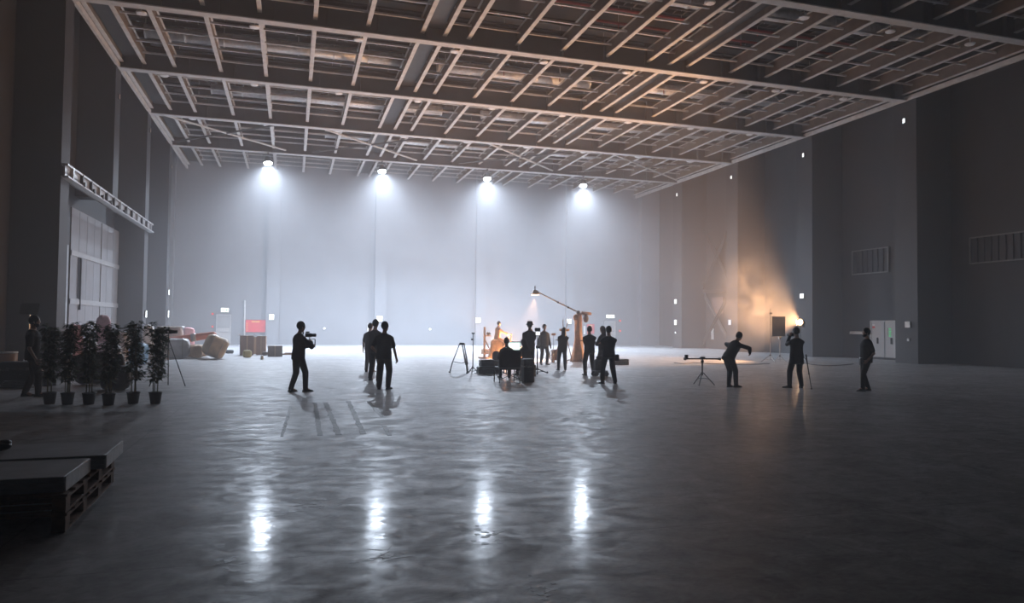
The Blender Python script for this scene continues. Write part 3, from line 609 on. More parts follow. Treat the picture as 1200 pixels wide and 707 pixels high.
pl = person('man in dark clothes walking beside the potted plants in the shade', at(37, 465), 85, 1.84, C_BLACK, C_BROWN, elbow={'L': (-.3, -1, 0), 'R': (.3, -1, 0)}, hands={'L': (-.24, .05, .82), 'R': (.24, .10, .82)}, feet={'L': (-.09, -.14, 0), 'R': (.09, .14, 0)}, beard=True)
cm = person('man in dark clothes holding a camera on a gimbal in front of him', at(349, 459.5), 58, 1.77, C_NAVY, C_BLACK, sleeves='long', lean=3, hands={'L': (-.02, .36, 1.14), 'R': (.08, .30, 1.24)}, elbow={'L': (-1, -.6, -.6), 'R': (1, -.6, -.6)}, feet={'L': (-.10, -.13, 0), 'R': (.11, .15, 0)}, head=(12, 2), grip=.9, build=1.05)
g1 = person('man standing half hidden behind the two others, close to the tall narrow notice', at(433, 436), 25, 1.75, C_SLATE, C_GREY, sleeves='short', head=(10, 0))
g2 = person('tall man in grey clothes between the two others in the group of three', at(438.5, 446), 30, 1.86, C_GREY, C_JEAN, sleeves='long', lean=2, **FOLD)
g3 = person('man in dark short-sleeved shirt and brown trousers, arm hanging down, in the group of three', at(449.5, 456.5), 22, 1.79, C_NAVY, C_BROWN, hands={'L': (-.22, .1, .95), 'R': (.31, .08, .78)}, head=(25, 0), build=1.08, legw=1.08)
hm = person('tall man in a bucket hat and dark jacket standing by the monitor stand', at(620, 437), 15, 1.86, C_NAVY, C_BLACK, sleeves='long', hat='bucket', hands={'L': (-.16, .22, .98), 'R': (.12, .3, 1.40)}, elbow={'L': (-.2, -.8, -.8), 'R': (.25, .1, -1)}, head=(25, 0), build=1.08)
bp_ = person('man in grey top standing beyond the monitor stand, facing the crew', at(637.5, 427.5), 175, 1.78, C_GREY, C_SLATE, sleeves='long', feet={'L': (-.12, .05, 0), 'R': (.11, -.08, 0)})
wo_ = person('woman with long dark hair and folded arms beside the crane', at(659, 434), 10, 1.66, C_BLACK, C_JEAN, sleeves='long', longhair=True, feet={'L': (-.17, -.05, 0), 'R': (.13, .04, 0)}, side=4, **FOLD)
m1 = person('man with folded arms standing in front of the narrow red banner', at(690.5, 440), 2, 1.72, C_BLACK, C_BLACK, build=1.17, feet={'L': (-.15, 0, 0), 'R': (.17, .02, 0)}, legw=1.08, **FOLD)
m2 = person('long-haired crew member standing behind the man with folded arms, mostly hidden', at(706, 437.5), -30, 1.73, C_SLATE, C_JEAN, sleeves='long', longhair=True, hands={'L': (-.1, .3, 1.15), 'R': (.2, .15, .9)})
m3 = person('man with folded arms standing next to the low dark camera case', at(713, 450), 4, 1.73, C_BLACK, C_BLACK, sleeves='long', build=1.18, feet={'L': (-.19, 0, 0), 'R': (.22, .02, 0)}, legw=1.1, pack=True, hands={'L': (.08, .25, 1.16), 'R': (-.08, .27, 1.2)}, elbow={'L': (-1, -.35, -1), 'R': (1, -.35, -1)})
br = person('person in dark clothes bending forward beside the long camera slider', at(857, 454), 75, 1.76, C_BLACK, C_BLACK, lean=38, sleeves='long', pelvis=(0, -.08, .90), hands={'L': (-.32, .42, 1.05), 'R': (.26, .48, .98)}, elbow={'L': (-1, .3, .2), 'R': (1, .2, 0)}, feet={'L': (-.07, -.02, 0), 'R': (.09, .10, 0)}, head=(0, -14))
op = person('camera operator in a cap holding a camera up to the face near the glowing lamp', at(933.5, 455), 12, 1.75, C_BLACK, C_BLACK, sleeves='long', hat='cap', hands={'L': (-.09, .22, 1.50), 'R': (.11, .20, 1.52)}, elbow={'L': (-.25, .2, -1), 'R': (.3, .2, -1)}, feet={'L': (-.2, .03, 0), 'R': (.13, -.03, 0)}, grip=1.0, legw=1.05, coat=.1, toes={'L': -60, 'R': 15})
rm = person('bearded man in dark shirt and trousers looking away from the double door', at(1015, 458.5), -78, 1.75, C_BLACK, C_BLACK, sleeves='short', hands={'L': (-.21, .08, .86), 'R': (.22, -.10, .86)}, elbow={'L': (-.3, -1, 0), 'R': (.3, -1, 0)}, feet={'L': (-.10, .16, 0), 'R': (.1, -.12, 0)}, lean=-2, build=1.04, legw=.95, beard=True, pack=True)
SE = dict(pelvis=(0, -.05, .52), feet={'L': (-.14, .42, 0), 'R': (.15, .40, 0)})
s1 = person('person seated at the monitor in front of the wide black chair back, wearing dark clothes', at(593.5, 444), 8, 1.74, C_BLACK, C_BLACK, sleeves='long', lean=8, hands={'L': (-.12, .36, .72), 'R': (.14, .38, .74)}, hair=True, **SE)
s2 = person('person in grey jacket leaning towards the monitor behind the tall upright case', at(617.5, 441), -12, 1.74, C_GREY, C_BLACK, sleeves='long', lean=26, hands={'L': (-.2, .52, .70), 'R': (.1, .52, .70)}, longhair=True, **SE)
pz = at(583, 420.5)
so_ = person('person sitting high on a draped stand in orange light with one arm stretched out', (pz.x, pz.y, .0), 75, 1.72, C_TAN, C_TAN, sleeves='long', pelvis=(0, -.02, 1.13), feet={'L': (-.40, .12, .40), 'R': (.40, .12, .40)}, hands={'L': (-.14, .62, 1.32), 'R': (.16, .55, 1.22)}, hair=True, lean=6, group='set figure')
# ------------------------------------------------------------------ gear and props
def stand3(t, h, spread, r=.014, zc=.55, rot=0.3, m=None, legs=3):
    m = m or M_METAL
    MB().tube((0, 0, .12), (0, 0, h * .55), r * 1.3, n=8).tube((0, 0, h * .5), (0, 0, h), r * .9, n=8).build('column', m, t)
    for k in range(legs):
        a = rot + 2 * PI * k / legs; c, s = math.cos(a), math.sin(a)
        lg = MB().tube((c * .03, s * .03, zc), (c * spread, s * spread, .015), r, n=6).build('leg', m, t)
        MB().tube((0, 0, zc * .35), (c * spread * .55, s * spread * .55, zc * .45), r * .7, n=5).build('strut', m, lg)
    MB().tube((0, 0, zc - .04), (0, 0, zc + .04), r * 2.2, n=8).build('collar', M_BLACK, t)
# --- gimbal camera in the man's hands
p = ony(361.5, 393, cm.location.y + .22); hw = hand_world(cm, 1)
t = thing('gimbal_camera', 'small camera on a handheld gimbal held by the man in dark clothes', 'camera', (p.x, p.y, p.z), -math.radians(62))
MB().bev((0, 0, 0), (.12, .14, .10), .012).build('camera_body', M_BLACK, t); MB().tube((0, .06, 0), (0, .2, 0), .04, .045, n=14).build('lens', M_BLACK, t)
MB().box((0, -.03, .075), (.03, .1, .04)).build('top_handle', M_BLACK, t); MB().bev((.02, -.16, .06), (.03, .03, .09), .006).build('viewfinder', M_BLACK, t)
MB().tube((0, .03, -.05), (0, .03, -.12), .012, n=8).tube((-.0, .03, -.12), (0, -.14, -.14), .012, n=8).build('gimbal_arm', M_METAL, t)
g_ = hw - p; lo = Matrix.Rotation(math.radians(62), 3, 'Z') @ g_; MB().tube((0, -.14, -.14), lo, .016, n=8).tube(lo, (lo.x, lo.y, lo.z - .12), .018, n=8).build('grip', M_BLACK, t)
MB().tube((.0, .19, -.1), (.0, .19, -.32), .012, n=8).tube((0, .05, -.1), (0, .19, -.1), .008, n=6).build('counterweight_rod', M_METAL, t)
# --- floor tripod (wooden sticks)
c = at(541, 437)
t = thing('tripod', 'empty tall black tripod standing on the floor beside a slim stand', 'tripod', c)
MB().lathe([(.07, 1.0), (.11, 1.0), (.11, 1.05), (.07, 1.08)], 16).build('bowl', M_BLACK, t)
for k in range(3):
    a = -PI / 2 + .25 + 2 * PI * k / 3; u = Vector((math.cos(a), math.sin(a), 0)); v = Vector((-u.y, u.x, 0))
    lg = MB().tube(u * .09 + v * .04 + Vector((0, 0, 1.02)), u * .36 + v * .035 + Vector((0, 0, .3)), .018, n=6).tube(u * .09 - v * .04 + Vector((0, 0, 1.02)), u * .36 - v * .035 + Vector((0, 0, .3)), .018, n=6).tube(u * .34 + Vector((0, 0, .36)), u * .42 + Vector((0, 0, .03)), .022, n=6).build('leg', M_METAL, t)
    MB().ell(tuple(u * .43 + Vector((0, 0, .025))), (.05, .05, .024)).build('foot', M_BLACK, lg)
    MB().tube(u * .33 + Vector((0, 0, .4)), (0, 0, .34), .010, n=5).build('spreader', M_BLACK, lg)
c = at(554, 437.5)
t = thing('slim_stand', 'slim upright stand with small clamps beside the empty tripod', 'light stand', c)
stand3(t, 1.42, .2, .015, .2, .1); MB().box((0, 0, 1.42), (.1, .05, .05)).build('clamp', M_BLACK, t); MB().box((-.03, 0, 1.2), (.08, .05, .06)).build('clamp', M_BLACK, t)
# --- video village
def case(name, lab, c, d, rz=0, group='equipment cases on the floor', m=None):
    t = thing(name, lab, 'case', c, rz, group); b = m or M_BLACK; x, y, z = d
    MB().bev((0, 0, z * .34), (x, y, z * .66), .03).build('case_body', b, t); MB().bev((0, 0, z * .84), (x, y, z * .30), .03).build('lid', b, t)
    MB().box((0, 0, z * .685), (x + .012, y + .012, .018)).build('edge_trim', M_METAL, t)
    for s in (-1, 1): MB().box((s * x * .28, -y / 2 - .008, z * .68), (.06, .016, .08)).build('latch', M_METAL, t)
    MB().path([(-.07, -y / 2, z * .45), (-.07, -y / 2 - .04, z * .45), (.07, -y / 2 - .04, z * .45), (.07, -y / 2, z * .45)], .010, 6).build('handle', M_BLACK, t)
    return t
c = at(573.5, 438.5); case('equipment_case', 'long low black case on the floor by the seated crew, underneath a smaller case', c + Vector((0, .25, 0)), (.72, .42, .26))
case('equipment_case', 'smaller black case stacked on the long low case by the seated crew', c + Vector((-.03, .27, .262)), (.50, .36, .24))
c = at(730, 428); case('equipment_case', 'low dark case lying open on the floor beyond the man with folded arms', c + Vector((0, .25, 0)), (.66, .42, .26)); 
c = at(620.5, 448.5); t = case('tall_case', 'tall upright dark case standing on the floor beside the wide chair', c + Vector((0, .18, 0)), (.34, .34, .72), 0, None, mat('case_dark_blue', (.016, .018, .024), .55))
for sx in (-1, 1):
    for sy in (-1, 1): MB().tube((sx * .12, sy * .12 - .015, .03), (sx * .12, sy * .12 + .015, .03), .028, n=10).build('castor', M_BLACK, t)
# camping chair
c = at(597.5, 449)
t = thing('folding_chair', 'wide black fabric folding chair with its back to the hall, at the monitor', 'chair', c + Vector((0, .3, 0)), .02)
M_FAB = mat('chair_fabric', (.013, .014, .018), .85, var=.2, scale=30)
m = MB(); N = 9; rings = []
for j, z in enumerate((.46, .62, .8, .93, .99)):
    top = [0, 0, 0, 0, .0][j]; wdt = (.33, .345, .345, .33, .25)[j]
    rings.append([Vector((wdt * (2 * i / (N - 1) - 1), -.30 - .06 * (z - .46) - .05 * (1 - (2 * i / (N - 1) - 1) ** 2), z)) for i in range(N)] + [Vector((wdt * (1 - 2 * i / (N - 1)), -.265 - .06 * (z - .46) - .05 * (1 - (2 * i / (N - 1) - 1) ** 2), z)) for i in range(N)])
m.loft(rings).build('backrest', M_FAB, t, True)
MB().bev((0, 0, .42), (.62, .56, .06), .02).build('seat', M_FAB, t)
for sx in (-1, 1):
    for sy in (-1, 1): MB().tube((sx * .32, sy * .28, .0), (sx * .32, sy * .27, .60 if sy > 0 else .9), .014, n=8).build('leg', M_METAL, t)
    MB().bev((sx * .33, 0, .63), (.06, .54, .03), .01).build('armrest', M_FAB, t)
    MB().tube((sx * .32, -.28, .08), (sx * .32, .28, .36), .010, n=6).build('cross_tube', M_METAL, t)
MB().tube((-.32, -.28, .10), (.32, -.28, .36), .010, n=6).tube((.32, -.29, .10), (-.32, -.29, .36), .010, n=6).build('cross_tube', M_METAL, t)
# stools under the two seated people
def stool(lab, x, y, z):
    t = thing('apple_box', lab, 'box', (x, y, 0), 0, 'low boxes used as seats'); MB().bev((0, 0, z / 2 + .0), (.46, .32, z), .015).build('box_body', mat('plywood', (.16, .11, .07), .7, var=.2, scale=10), t)
    for s in (-1, 1): MB().box((s * .2301, 0, z * .6), (.004, .12, .04)).build('hand_slot', M_BLACK, t)
stool('low wooden box seat under the person in the grey jacket', s2.location.x + .02, s2.location.y - .06, .40)
# monitor on a cart
p = ony(602, 406.5, 24.4)
t = thing('monitor_cart', 'bright monitor screen on a stand in front of the seated crew', 'monitor', (p.x, 24.4, 0))
MB().bev((0, 0, p.z), (.50, .05, .36), .012).build('monitor_casing', M_BLACK, t)
MB().box((0, -.028, p.z), (.45, .008, .30)).build('screen', mat('screen_glow', (.2, .25, .25), .3, emit=(.80, 1, .95), es=1.5), t)
MB().box((-.10, -.034, p.z - .02), (.12, .006, .14)).build('screen_image', mat('screen_warm', (.3, .3, .25), .3, emit=(1, .95, .80), es=1.7), t)
MB().bev((0, .1, .55), (.62, .40, .05), .01).build('shelf', M_BLACK, t); MB().tube((0, .03, .57), (0, .03, p.z), .02, n=8).build('post', M_METAL, t)
for sx in (-1, 1):
    for sy in (-1, 1): lg = MB().tube((sx * .28, .1 + sy * .17, .05), (sx * .28, .1 + sy * .17, .55), .016, n=6).build('leg', M_METAL, t); MB().ell((sx * .28, .1 + sy * .17, .03), (.03, .03, .03), n=8, m=6).build('castor', M_BLACK, lg)
MB().bev((0, .1, .2), (.58, .38, .03), .008).build('shelf', M_BLACK, t)
# rounded black speaker-like case behind
c = at(581.5, 430)
t = thing('upright_bag', 'upright black rounded bag standing beside the seated crew', 'bag', c)
MB().loft([[Vector((w_ * math.cos(2 * PI * i / 16), .13 * (w_ / .18) * math.sin(2 * PI * i / 16), z)) for i in range(16)] for w_, z in ((.16, 0), (.18, .04), (.18, .42), (.165, .54), (.12, .62), (.05, .65))]).build('bag_body', cloth('bag', (.016, .018, .022)), t, True)
MB().path([(-.06, 0, .63), (-.05, 0, .70), (.05, 0, .70), (.06, 0, .63)], .012, 6).build('handle', M_BLACK, t); MB().box((0, -.125, .25), (.22, .03, .26)).build('pocket', M_BLACK, t)
# monitor stand with small screen
c = at(629.5, 438)
t = thing('monitor_stand', 'tall rolling stand carrying a small lit monitor beside the man in the bucket hat', 'stand', c)
stand3(t, 1.45, .42, .02, .16, .2)
MB().bev((0, 0, 1.58), (.20, .08, .12), .01).build('top_unit', M_BLACK, t); MB().bev((0, .0, 1.44), (.18, .06, .14), .008).build('monitor_casing', M_BLACK, t); MB().box((0, -.034, 1.44), (.155, .008, .115)).build('screen', mat('small_screen', (.3, .3, .3), .3, emit=(.95, .98, 1), es=1.5), t)
MB().bev((.02, 0, .95), (.14, .1, .1), .01).build('battery', M_BLACK, t)
for k in range(3):
    a = .2 + 2 * PI * k / 3; MB().tube((math.cos(a) * .42, math.sin(a) * .42 - .015, .035), (math.cos(a) * .42, math.sin(a) * .42 + .015, .035), .035, n=10).build('castor', M_BLACK, t)
# wheelchair-like dark gear between the two men
c = at(703, 441)
t = thing('gear_trolley', 'small dark trolley piled with bags between the two men with folded arms', 'trolley', c)
MB().box((0, 0, .18), (.46, .34, .03)).build('platform', M_METAL, t); MB().bev((-.02, 0, .40), (.38, .28, .40), .06).build('bag', M_BLACK, t); MB().ell((.03, 0, .63), (.17, .13, .10)).build('bag', C_SLATE, t, True)
for sx in (-1, 1):
    for sy in (-1, 1): MB().tube((sx * .19, sy * .13 - .02, .08), (sx * .19, sy * .13 + .02, .08), .08, n=14).build('wheel', M_BLACK, t)
MB().path([(-.2, .17, .18), (-.2, .2, .85), (.2, .2, .85), (.2, .17, .18)], .012, 6).build('push_handle', M_METAL, t)
# --- the boom crane with its lamp
YC = 32.3; base = at(677.5, 424); base.y = YC; base.x = ony(677.5, 424, YC).x
M_WRAP = mat('tarp_wrap', (.42, .25, .16), .7, var=.25, scale=5, bump=.4)
t = thing('lamp_crane', 'tall boom crane wrapped in cloth holding a lamp head over the set', 'crane', base)
piv = ony(677.5, 367, YC) - base; tip = ony(628.5, 341.5, YC) - base; tail = ony(688, 371.5, YC) - base
N = 18; rings = []
for j, (z, r) in enumerate(((0, .34), (.1, .36), (.35, .30), (.7, .24), (1.1, .19), (1.5, .17), (1.9, .165), (2.2, .17), (2.42, .15), (2.5, .08))):
    z = z / 2.5 * (piv.z - .02); rings.append([Vector((r * (1 + .16 * math.sin(5 * a + j * .8)) * math.cos(a), r * (1 + .16 * math.sin(5 * a + j * .8)) * math.sin(a), z)) for a in [2 * PI * i / N for i in range(N)]])
MB().loft(rings).build('wrapped_column', M_WRAP, t, True)
for k in range(3):
    a = .5 + 2 * PI * k / 3; MB().tube((0, 0, .18), (math.cos(a) * .62, math.sin(a) * .62, .03), .03, n=8).build('base_leg', M_METAL, t)
MB().bev(piv + Vector((0, 0, .03)), (.14, .14, .16), .02).build('pivot_head', M_METAL, t)
MB().ell(piv + Vector((-.13, 0, -.22)), (.12, .13, .15)).build('sandbag', M_WRAP, t, True)
dd = tail - tip; ar = MB().tube(tip, tip + dd * .42, .028, .032, n=10).tube(tip + dd * .40, tip + dd * .84, .036, n=10).tube(tip + dd * .8, tail, .045, n=10).build('boom_arm', mat('boom_metal', (.5, .46, .42), .4, .5, var=.15, scale=5), t)
for q in (.42, .62, .82): MB().tube(tip + dd * (q - .012), tip + dd * (q + .012), .055, n=10).build('joint_ring', M_METAL, ar)
MB().tube(piv + Vector((.18, 0, .02)), piv + Vector((.66, -.02, -.03)), .07, .07, n=12).build('counterweight', M_WRAP, t, True)
bw = ony(686.5, 373.5, YC) - base; MB().ell(bw, (.14, .12, .20)).tube(bw + Vector((0, 0, .15)), tail, .012, n=6).build('weight_bag', mat('weight_bag', (.16, .16, .18), .7), t, True)
lh = ony(627, 341.5, YC) - base
lm = MB().loft([[lh + Vector((w_ * sx, .8 * w_ * sy, z)) for sx, sy in ((-1, -1), (1, -1), (1, 1), (-1, 1))] for w_, z in ((.17, -.16), (.17, -.12), (.12, .0), (.09, .06))]).build('lamp_head', mat('lamp_head_metal', (.5, .42, .36), .4), t)
MB().box(lh + Vector((0, 0, -.165)), (.32, .25, .012)).build('diffuser', mat('warm_diffuser', (.9, .8, .7), .4, emit=(1, .66, .42), es=14), lm)
MB().tube(lh + Vector((0, 0, .06)), lh + Vector((.0, 0, .26)), .03, n=8).build('ballast', M_METAL, lm); MB().tube(lh + Vector((0, 0, .1)), tip, .018, n=8).build('yoke', M_METAL, lm)
tgt = ony(614, 405, 33.6) - base; lampdata('SPOT', BOOM_W, (1, .52, .28), t, lh + Vector((0, 0, -.30)), (tgt - lh), 52, .3, .08)
# --- the set in orange light
M_YCL = mat('draped_cloth', (.46, .27, .12), .8, var=.25, scale=6, bump=.4); M_SETW = mat('set_timber', (.45, .26, .14), .7, var=.2, scale=7)
c = Vector((pz.x + .05, pz.y, 0))
t = thing('draped_stand', 'large prop draped in yellow cloth under the seated figure in orange light', 'prop', c)
N = 20; rings = []
for j, (z, rx, ry) in enumerate(((0, .52, .25), (.15, .50, .24), (.4, .46, .22), (.65, .43, .20), (.8, .40, .18), (.92, .36, .16), (.965, .2, .1))):
    rings.append([Vector((rx * (1 + .10 * math.sin(7 * a + j)) * math.cos(a), ry * (1 + .14 * math.sin(6 * a + j * 1.3)) * math.sin(a), z)) for a in [2 * PI * i / N for i in range(N)]])
MB().loft(rings).build('drape', M_YCL, t, True); MB().bev((0, 0, .96), (.62, .30, .07), .03).build('pad', mat('pale_pad', (.8, .62, .38), .8), t)
for s in (-1, 1): MB().tube((.45, s * .3, 0), (.62, s * .22, 1.25), .03, n=8).build('post', M_SETW, t)
MB().tube((.62, -.22, 1.25), (.62, .22, 1.25), .03, n=8).build('hand_bar', M_SETW, t)
def post_frame(px, lab, h, arm):
    p = at(px, 421); p = Vector((ony(px, 420, pz.y + .1).x, pz.y + .1, 0)); t = thing('post_frame', lab, 'stand', p)
    MB().box((0, 0, h / 2), (.09, .09, h)).build('post', M_SETW, t); MB().box((arm / 2, 0, h * .72), (abs(arm), .07, .08)).build('arm', M_SETW, t); MB().tube((arm * .1, 0, h * .6), (arm * .9, 0, h * .25), .03, n=6).build('brace', M_SETW, t)
    MB().box((0, 0, .04), (.5, .5, .08)).build('base', M_SETW, t); MB().ell((arm * .62, 0, h * .72 + .12), (.12, .10, .09)).build('clamp_head', M_METAL, t, True)
post_frame(567.5, 'timber post with a side arm at the edge of the orange-lit set', 1.62, .34)
def flat_box(lab, px, py, d, rz, m, cat='box', name='set_box'):
    t = thing(name, lab, cat, at(px, py), rz); MB().bev((0, 0, d[2] / 2), d, .02).build('box_body', m, t); MB().box((0, -d[1] / 2 - .006, d[2] * .5), (d[0] * .9, .012, .05)).build('band', M_METAL, t); MB().box((0, 0, d[2] + .008), (d[0] * .92, d[1] * .92, .016)).build('lid', m, t); return t
flat_box('low orange-lit crate on the floor behind the timber post', 570, 415, (.5, .4, .28), .3, M_SETW, 'crate', 'set_crate')
flat_box('orange-lit crate beside the draped prop, near the bucket hat man', 606, 421, (.42, .4, .52), .2, M_SETW, 'crate', 'set_crate')
def spill(lab, px, py, Y, head, aim, energy, col, h, size=110):
    g_ = Vector((ony(px, py, Y).x, Y, 0)); t = thing('flood_lamp', lab, 'lamp', g_)
    stand3(t, h, .3, .014, min(.3, h * .6), .7)
    a = Vector(aim).normalized(); q = a.to_track_quat('Z', 'Y').to_matrix(); c = Vector((0, 0, h + .08))
    hd_ = MB().loft([[c + q @ Vector((r * math.cos(2 * PI * i / 14), r * math.sin(2 * PI * i / 14), z)) for i in range(14)] for r, z in ((.03, -.12), (.08, -.1), (.11, .06), (.11, .10), (.10, .10), (.10, .05), (.02, .04))]).build('lamp_head', M_BLACK, t, True)
    o = MB().lathe([(.01, 0), (.095, 0), (.095, .015), (.01, .02)], 14).build('bulb_face', mat('tungsten_glow_' + str(int(head)), (1, .8, .6), .3, emit=(1, .62, .32), es=head), hd_); o.matrix_local = Matrix.Translation(c + a * .05) @ q.to_4x4()
    lampdata('SPOT', energy, col, t, c + a * .13, a, size, .5, .08); return t
spill('warm flood lamp on a short stand lighting the seated figure from behind the crates', 577, 418, pz.y + 1.3, 60, (.15, -.25, 1), SET_W, (1, .50, .20), .35, 150)
spill('warm flood lamp on a short stand beside the draped prop, turned up at it', 612, 418, pz.y - .1, 60, (-1, .1, .5), SET_W * .7, (1, .50, .20), .45, 140)
# round pan on sticks, wheel box, behind the woman
c = Vector((ony(661, 423, 31.2).x, 31.2, 0))
t = thing('pan_stand', 'orange-lit shallow pan on tall wooden sticks behind the woman with folded arms', 'stand', c); hp = ony(661, 387, 31.2).z
MB().lathe([(.05, hp - .08), (.22, hp - .04), (.24, hp + .06), (.2, hp + .06), (.06, hp - .03)], 16).build('pan', M_SETW, t, True)
for k in range(3): a = .4 + 2 * PI * k / 3; MB().tube((.05 * math.cos(a), .05 * math.sin(a), hp - .06), (.55 * math.cos(a), .55 * math.sin(a), .02), .022, n=6).build('leg', M_SETW, t)
for s in (-1, 1): MB().tube((.05 * s, 0, hp), (.05 * s + (.16 if s > 0 else -.02), 0, hp + .48), .018, n=6).build('stick', M_SETW, t)
c = Vector((ony(651.5, 422, 31.8).x, 31.8, 0))
t = thing('wheeled_box', 'brown wheeled box with a round hoop on its side beyond the crew', 'box', c)
MB().bev((0, 0, .36), (.36, .34, .5), .03).build('box_body', mat('brown_box', (.20, .11, .08), .7, var=.2), t)
MB().path([(-.22, .24 * math.cos(2 * PI * i / 20), .33 + .24 * math.sin(2 * PI * i / 20)) for i in range(21)], .022, 6).build('hoop', M_METAL, t)
for sx in (-1, 1):
    for sy in (-1, 1): MB().tube((sx * .14 - .02, sy * .12, .055), (sx * .14 + .02, sy * .12, .055), .055, n=12).build('wheel', M_BLACK, t)
c = Vector((ony(648.5, 421, 33).x, 33, 0)); t = thing('slim_stand', 'thin stand with a small orange-lit head between the grey-topped man and the woman', 'light stand', c); stand3(t, ony(648.5, 393, 33).z, .35, .012, .4); MB().bev((0, 0, ony(648.5, 392, 33).z), (.2, .12, .11), .02).build('small_head', M_SETW, t)
# --- camera slider on a tripod
c = at(823, 452)
t = thing('camera_slider', 'long black camera slider mounted across a small tripod', 'camera slider', c, -.2)
MB().box((0, .03, .79), (1.04, .03, .04)).box((0, -.03, .79), (1.04, .03, .04)).build('rail', M_BLACK, t)
for s in (-1, 1): MB().bev((s * .53, 0, .79), (.05, .14, .08), .01).build('end_block', M_BLACK, t)
MB().bev((-.49, 0, .86), (.09, .09, .10), .01).build('motor', M_BLACK, t); MB().bev((0, 0, .83), (.14, .12, .05), .01).build('carriage', M_METAL, t)
MB().tube((0, 0, .30), (0, 0, .77), .022, n=8).build('column', M_METAL, t); MB().ell((0, 0, .72), (.05, .05, .05)).build('ball_head', M_BLACK, t, True)
for k in range(3):
    a = -.1 + 2 * PI * k / 3; lg = MB().tube((math.cos(a) * .03, math.sin(a) * .03, .38), (math.cos(a) * .36, math.sin(a) * .36, .02), .014, n=6).build('leg', M_METAL, t); MB().tube((0, 0, .22), (math.cos(a) * .2, math.sin(a) * .2, .19), .009, n=5).build('strut', M_METAL, lg)
# --- operator's camera and monopod
hw = (hand_world(op, 0) + hand_world(op, 1)) / 2
t = thing('shoulder_camera', 'black camera held up to the face by the operator in the cap', 'camera', hw + Vector((.02, .10, .03)), -math.radians(12))
MB().bev((0, 0, 0), (.14, .16, .11), .012).build('camera_body', M_BLACK, t); MB().tube((0, .07, 0), (0, .22, 0), .045, .05, n=14).build('lens', M_BLACK, t); MB().bev((-.02, -.1, .03), (.05, .06, .04), .008).build('viewfinder', M_BLACK, t)
a, b = at(951, 456.5), Vector((op.location.x + .12, op.location.y - .25, .98))
t = thing('monopod', 'thin black monopod slanting from the operator in the cap to the floor', 'monopod', a); v = b - a
MB().tube((0, 0, .02), v * .45, .011, n=8).tube(v * .42, v * .8, .015, n=8).tube(v * .78, v, .019, n=8).build('pole', M_BLACK, t); MB().ell((0, 0, .018), (.025, .025, .018)).build('foot', M_BLACK, t); MB().tube(v * .43, v * .46, .024, n=8).build('lock', M_METAL, t)
# --- lamp with flag in the smoke
YS = 30.6
c = Vector((ony(903, 425, YS).x, YS, 0)); h = ony(902, 361.5, YS).z
t = thing('flag_stand', 'tall stand carrying a square dark flag in front of the glowing lamp', 'light stand', c); M_CHROME = mat('stand_chrome', (.7, .68, .66), .25, .9, var=.05)
stand3(t, h, .45, .02, .35, .4, M_CHROME); MB().box((0, 0, h - .25), (.12, .07, .09)).build('knuckle', M_METAL, t)
p0, p1 = ony(905, 371, YS) - c, ony(920.5, 394.5, YS) - c
MB().box(((p0.x + p1.x) / 2, .02, (p0.z + p1.z) / 2), (p1.x - p0.x, .025, p0.z - p1.z)).build('flag', mat('flag_cloth', (.12, .11, .10), .9), t)
for z in (p0.z, p1.z): MB().tube((0, 0, z), (p1.x, 0, z), .012, n=6).build('flag_arm', M_CHROME, t)
c = Vector((ony(914, 425.5, YS + .5).x, YS + .5, 0)); h2 = ony(914, 396, YS + .5).z
t = thing('slim_stand', 'short lit stand with a bright clamp beneath the square dark flag', 'light stand', c); stand3(t, h2, .35, .014, .3, .9, M_CHROME); MB().bev((0, 0, h2), (.16, .1, .14), .02).build('clamp_head', M_CHROME, t); MB().tube((0, 0, h2 + .05), (-.36, 0, h2 + .1), .014, n=6).build('arm', M_CHROME, t)
YLm = 31.6
c = Vector((ony(938, 424, YLm).x, YLm, 0)); h3 = ony(938, 378, YLm).z
t = thing('flood_lamp', 'glowing orange lamp on a tall stand behind the operator in the cap', 'lamp', c); stand3(t, h3 - .2, .5, .02, .4, .2)
aim = Vector((-.80, -.42, .12)).normalized(); q = aim.to_track_quat('Z', 'Y').to_matrix(); cc = Vector((0, 0, h3))
hd_ = MB().loft([[cc + q @ Vector((r * math.cos(2 * PI * i / 16), r * math.sin(2 * PI * i / 16), z)) for i in range(16)] for r, z in ((.05, -.3), (.15, -.28), (.19, -.05), (.22, .06), (.22, .10), (.2, .10), (.19, .02), (.02, .0))]).build('lamp_head', M_BLACK, t, True)
o = MB().lathe([(.01, 0), (.12, 0), (.12, .02), (.08, .04), (.01, .05)], 16).build('lens', mat('orange_lens', (1, .8, .6), .3, emit=(1, .62, .34), es=120), hd_); o.matrix_local = Matrix.Translation(cc + aim * .02) @ q.to_4x4()
MB().box((0, 0, h3 - .22), (.5, .04, .03)).box((-.24, 0, h3 - .1), (.02, .04, .24)).box((.24, 0, h3 - .1), (.02, .04, .24)).build('yoke', M_METAL, t)
lampdata('SPOT', SIDE_W, (1, .52, .24), t, cc + aim * .16, Vector((-.9, .22, .26)), 112, .4, .12)
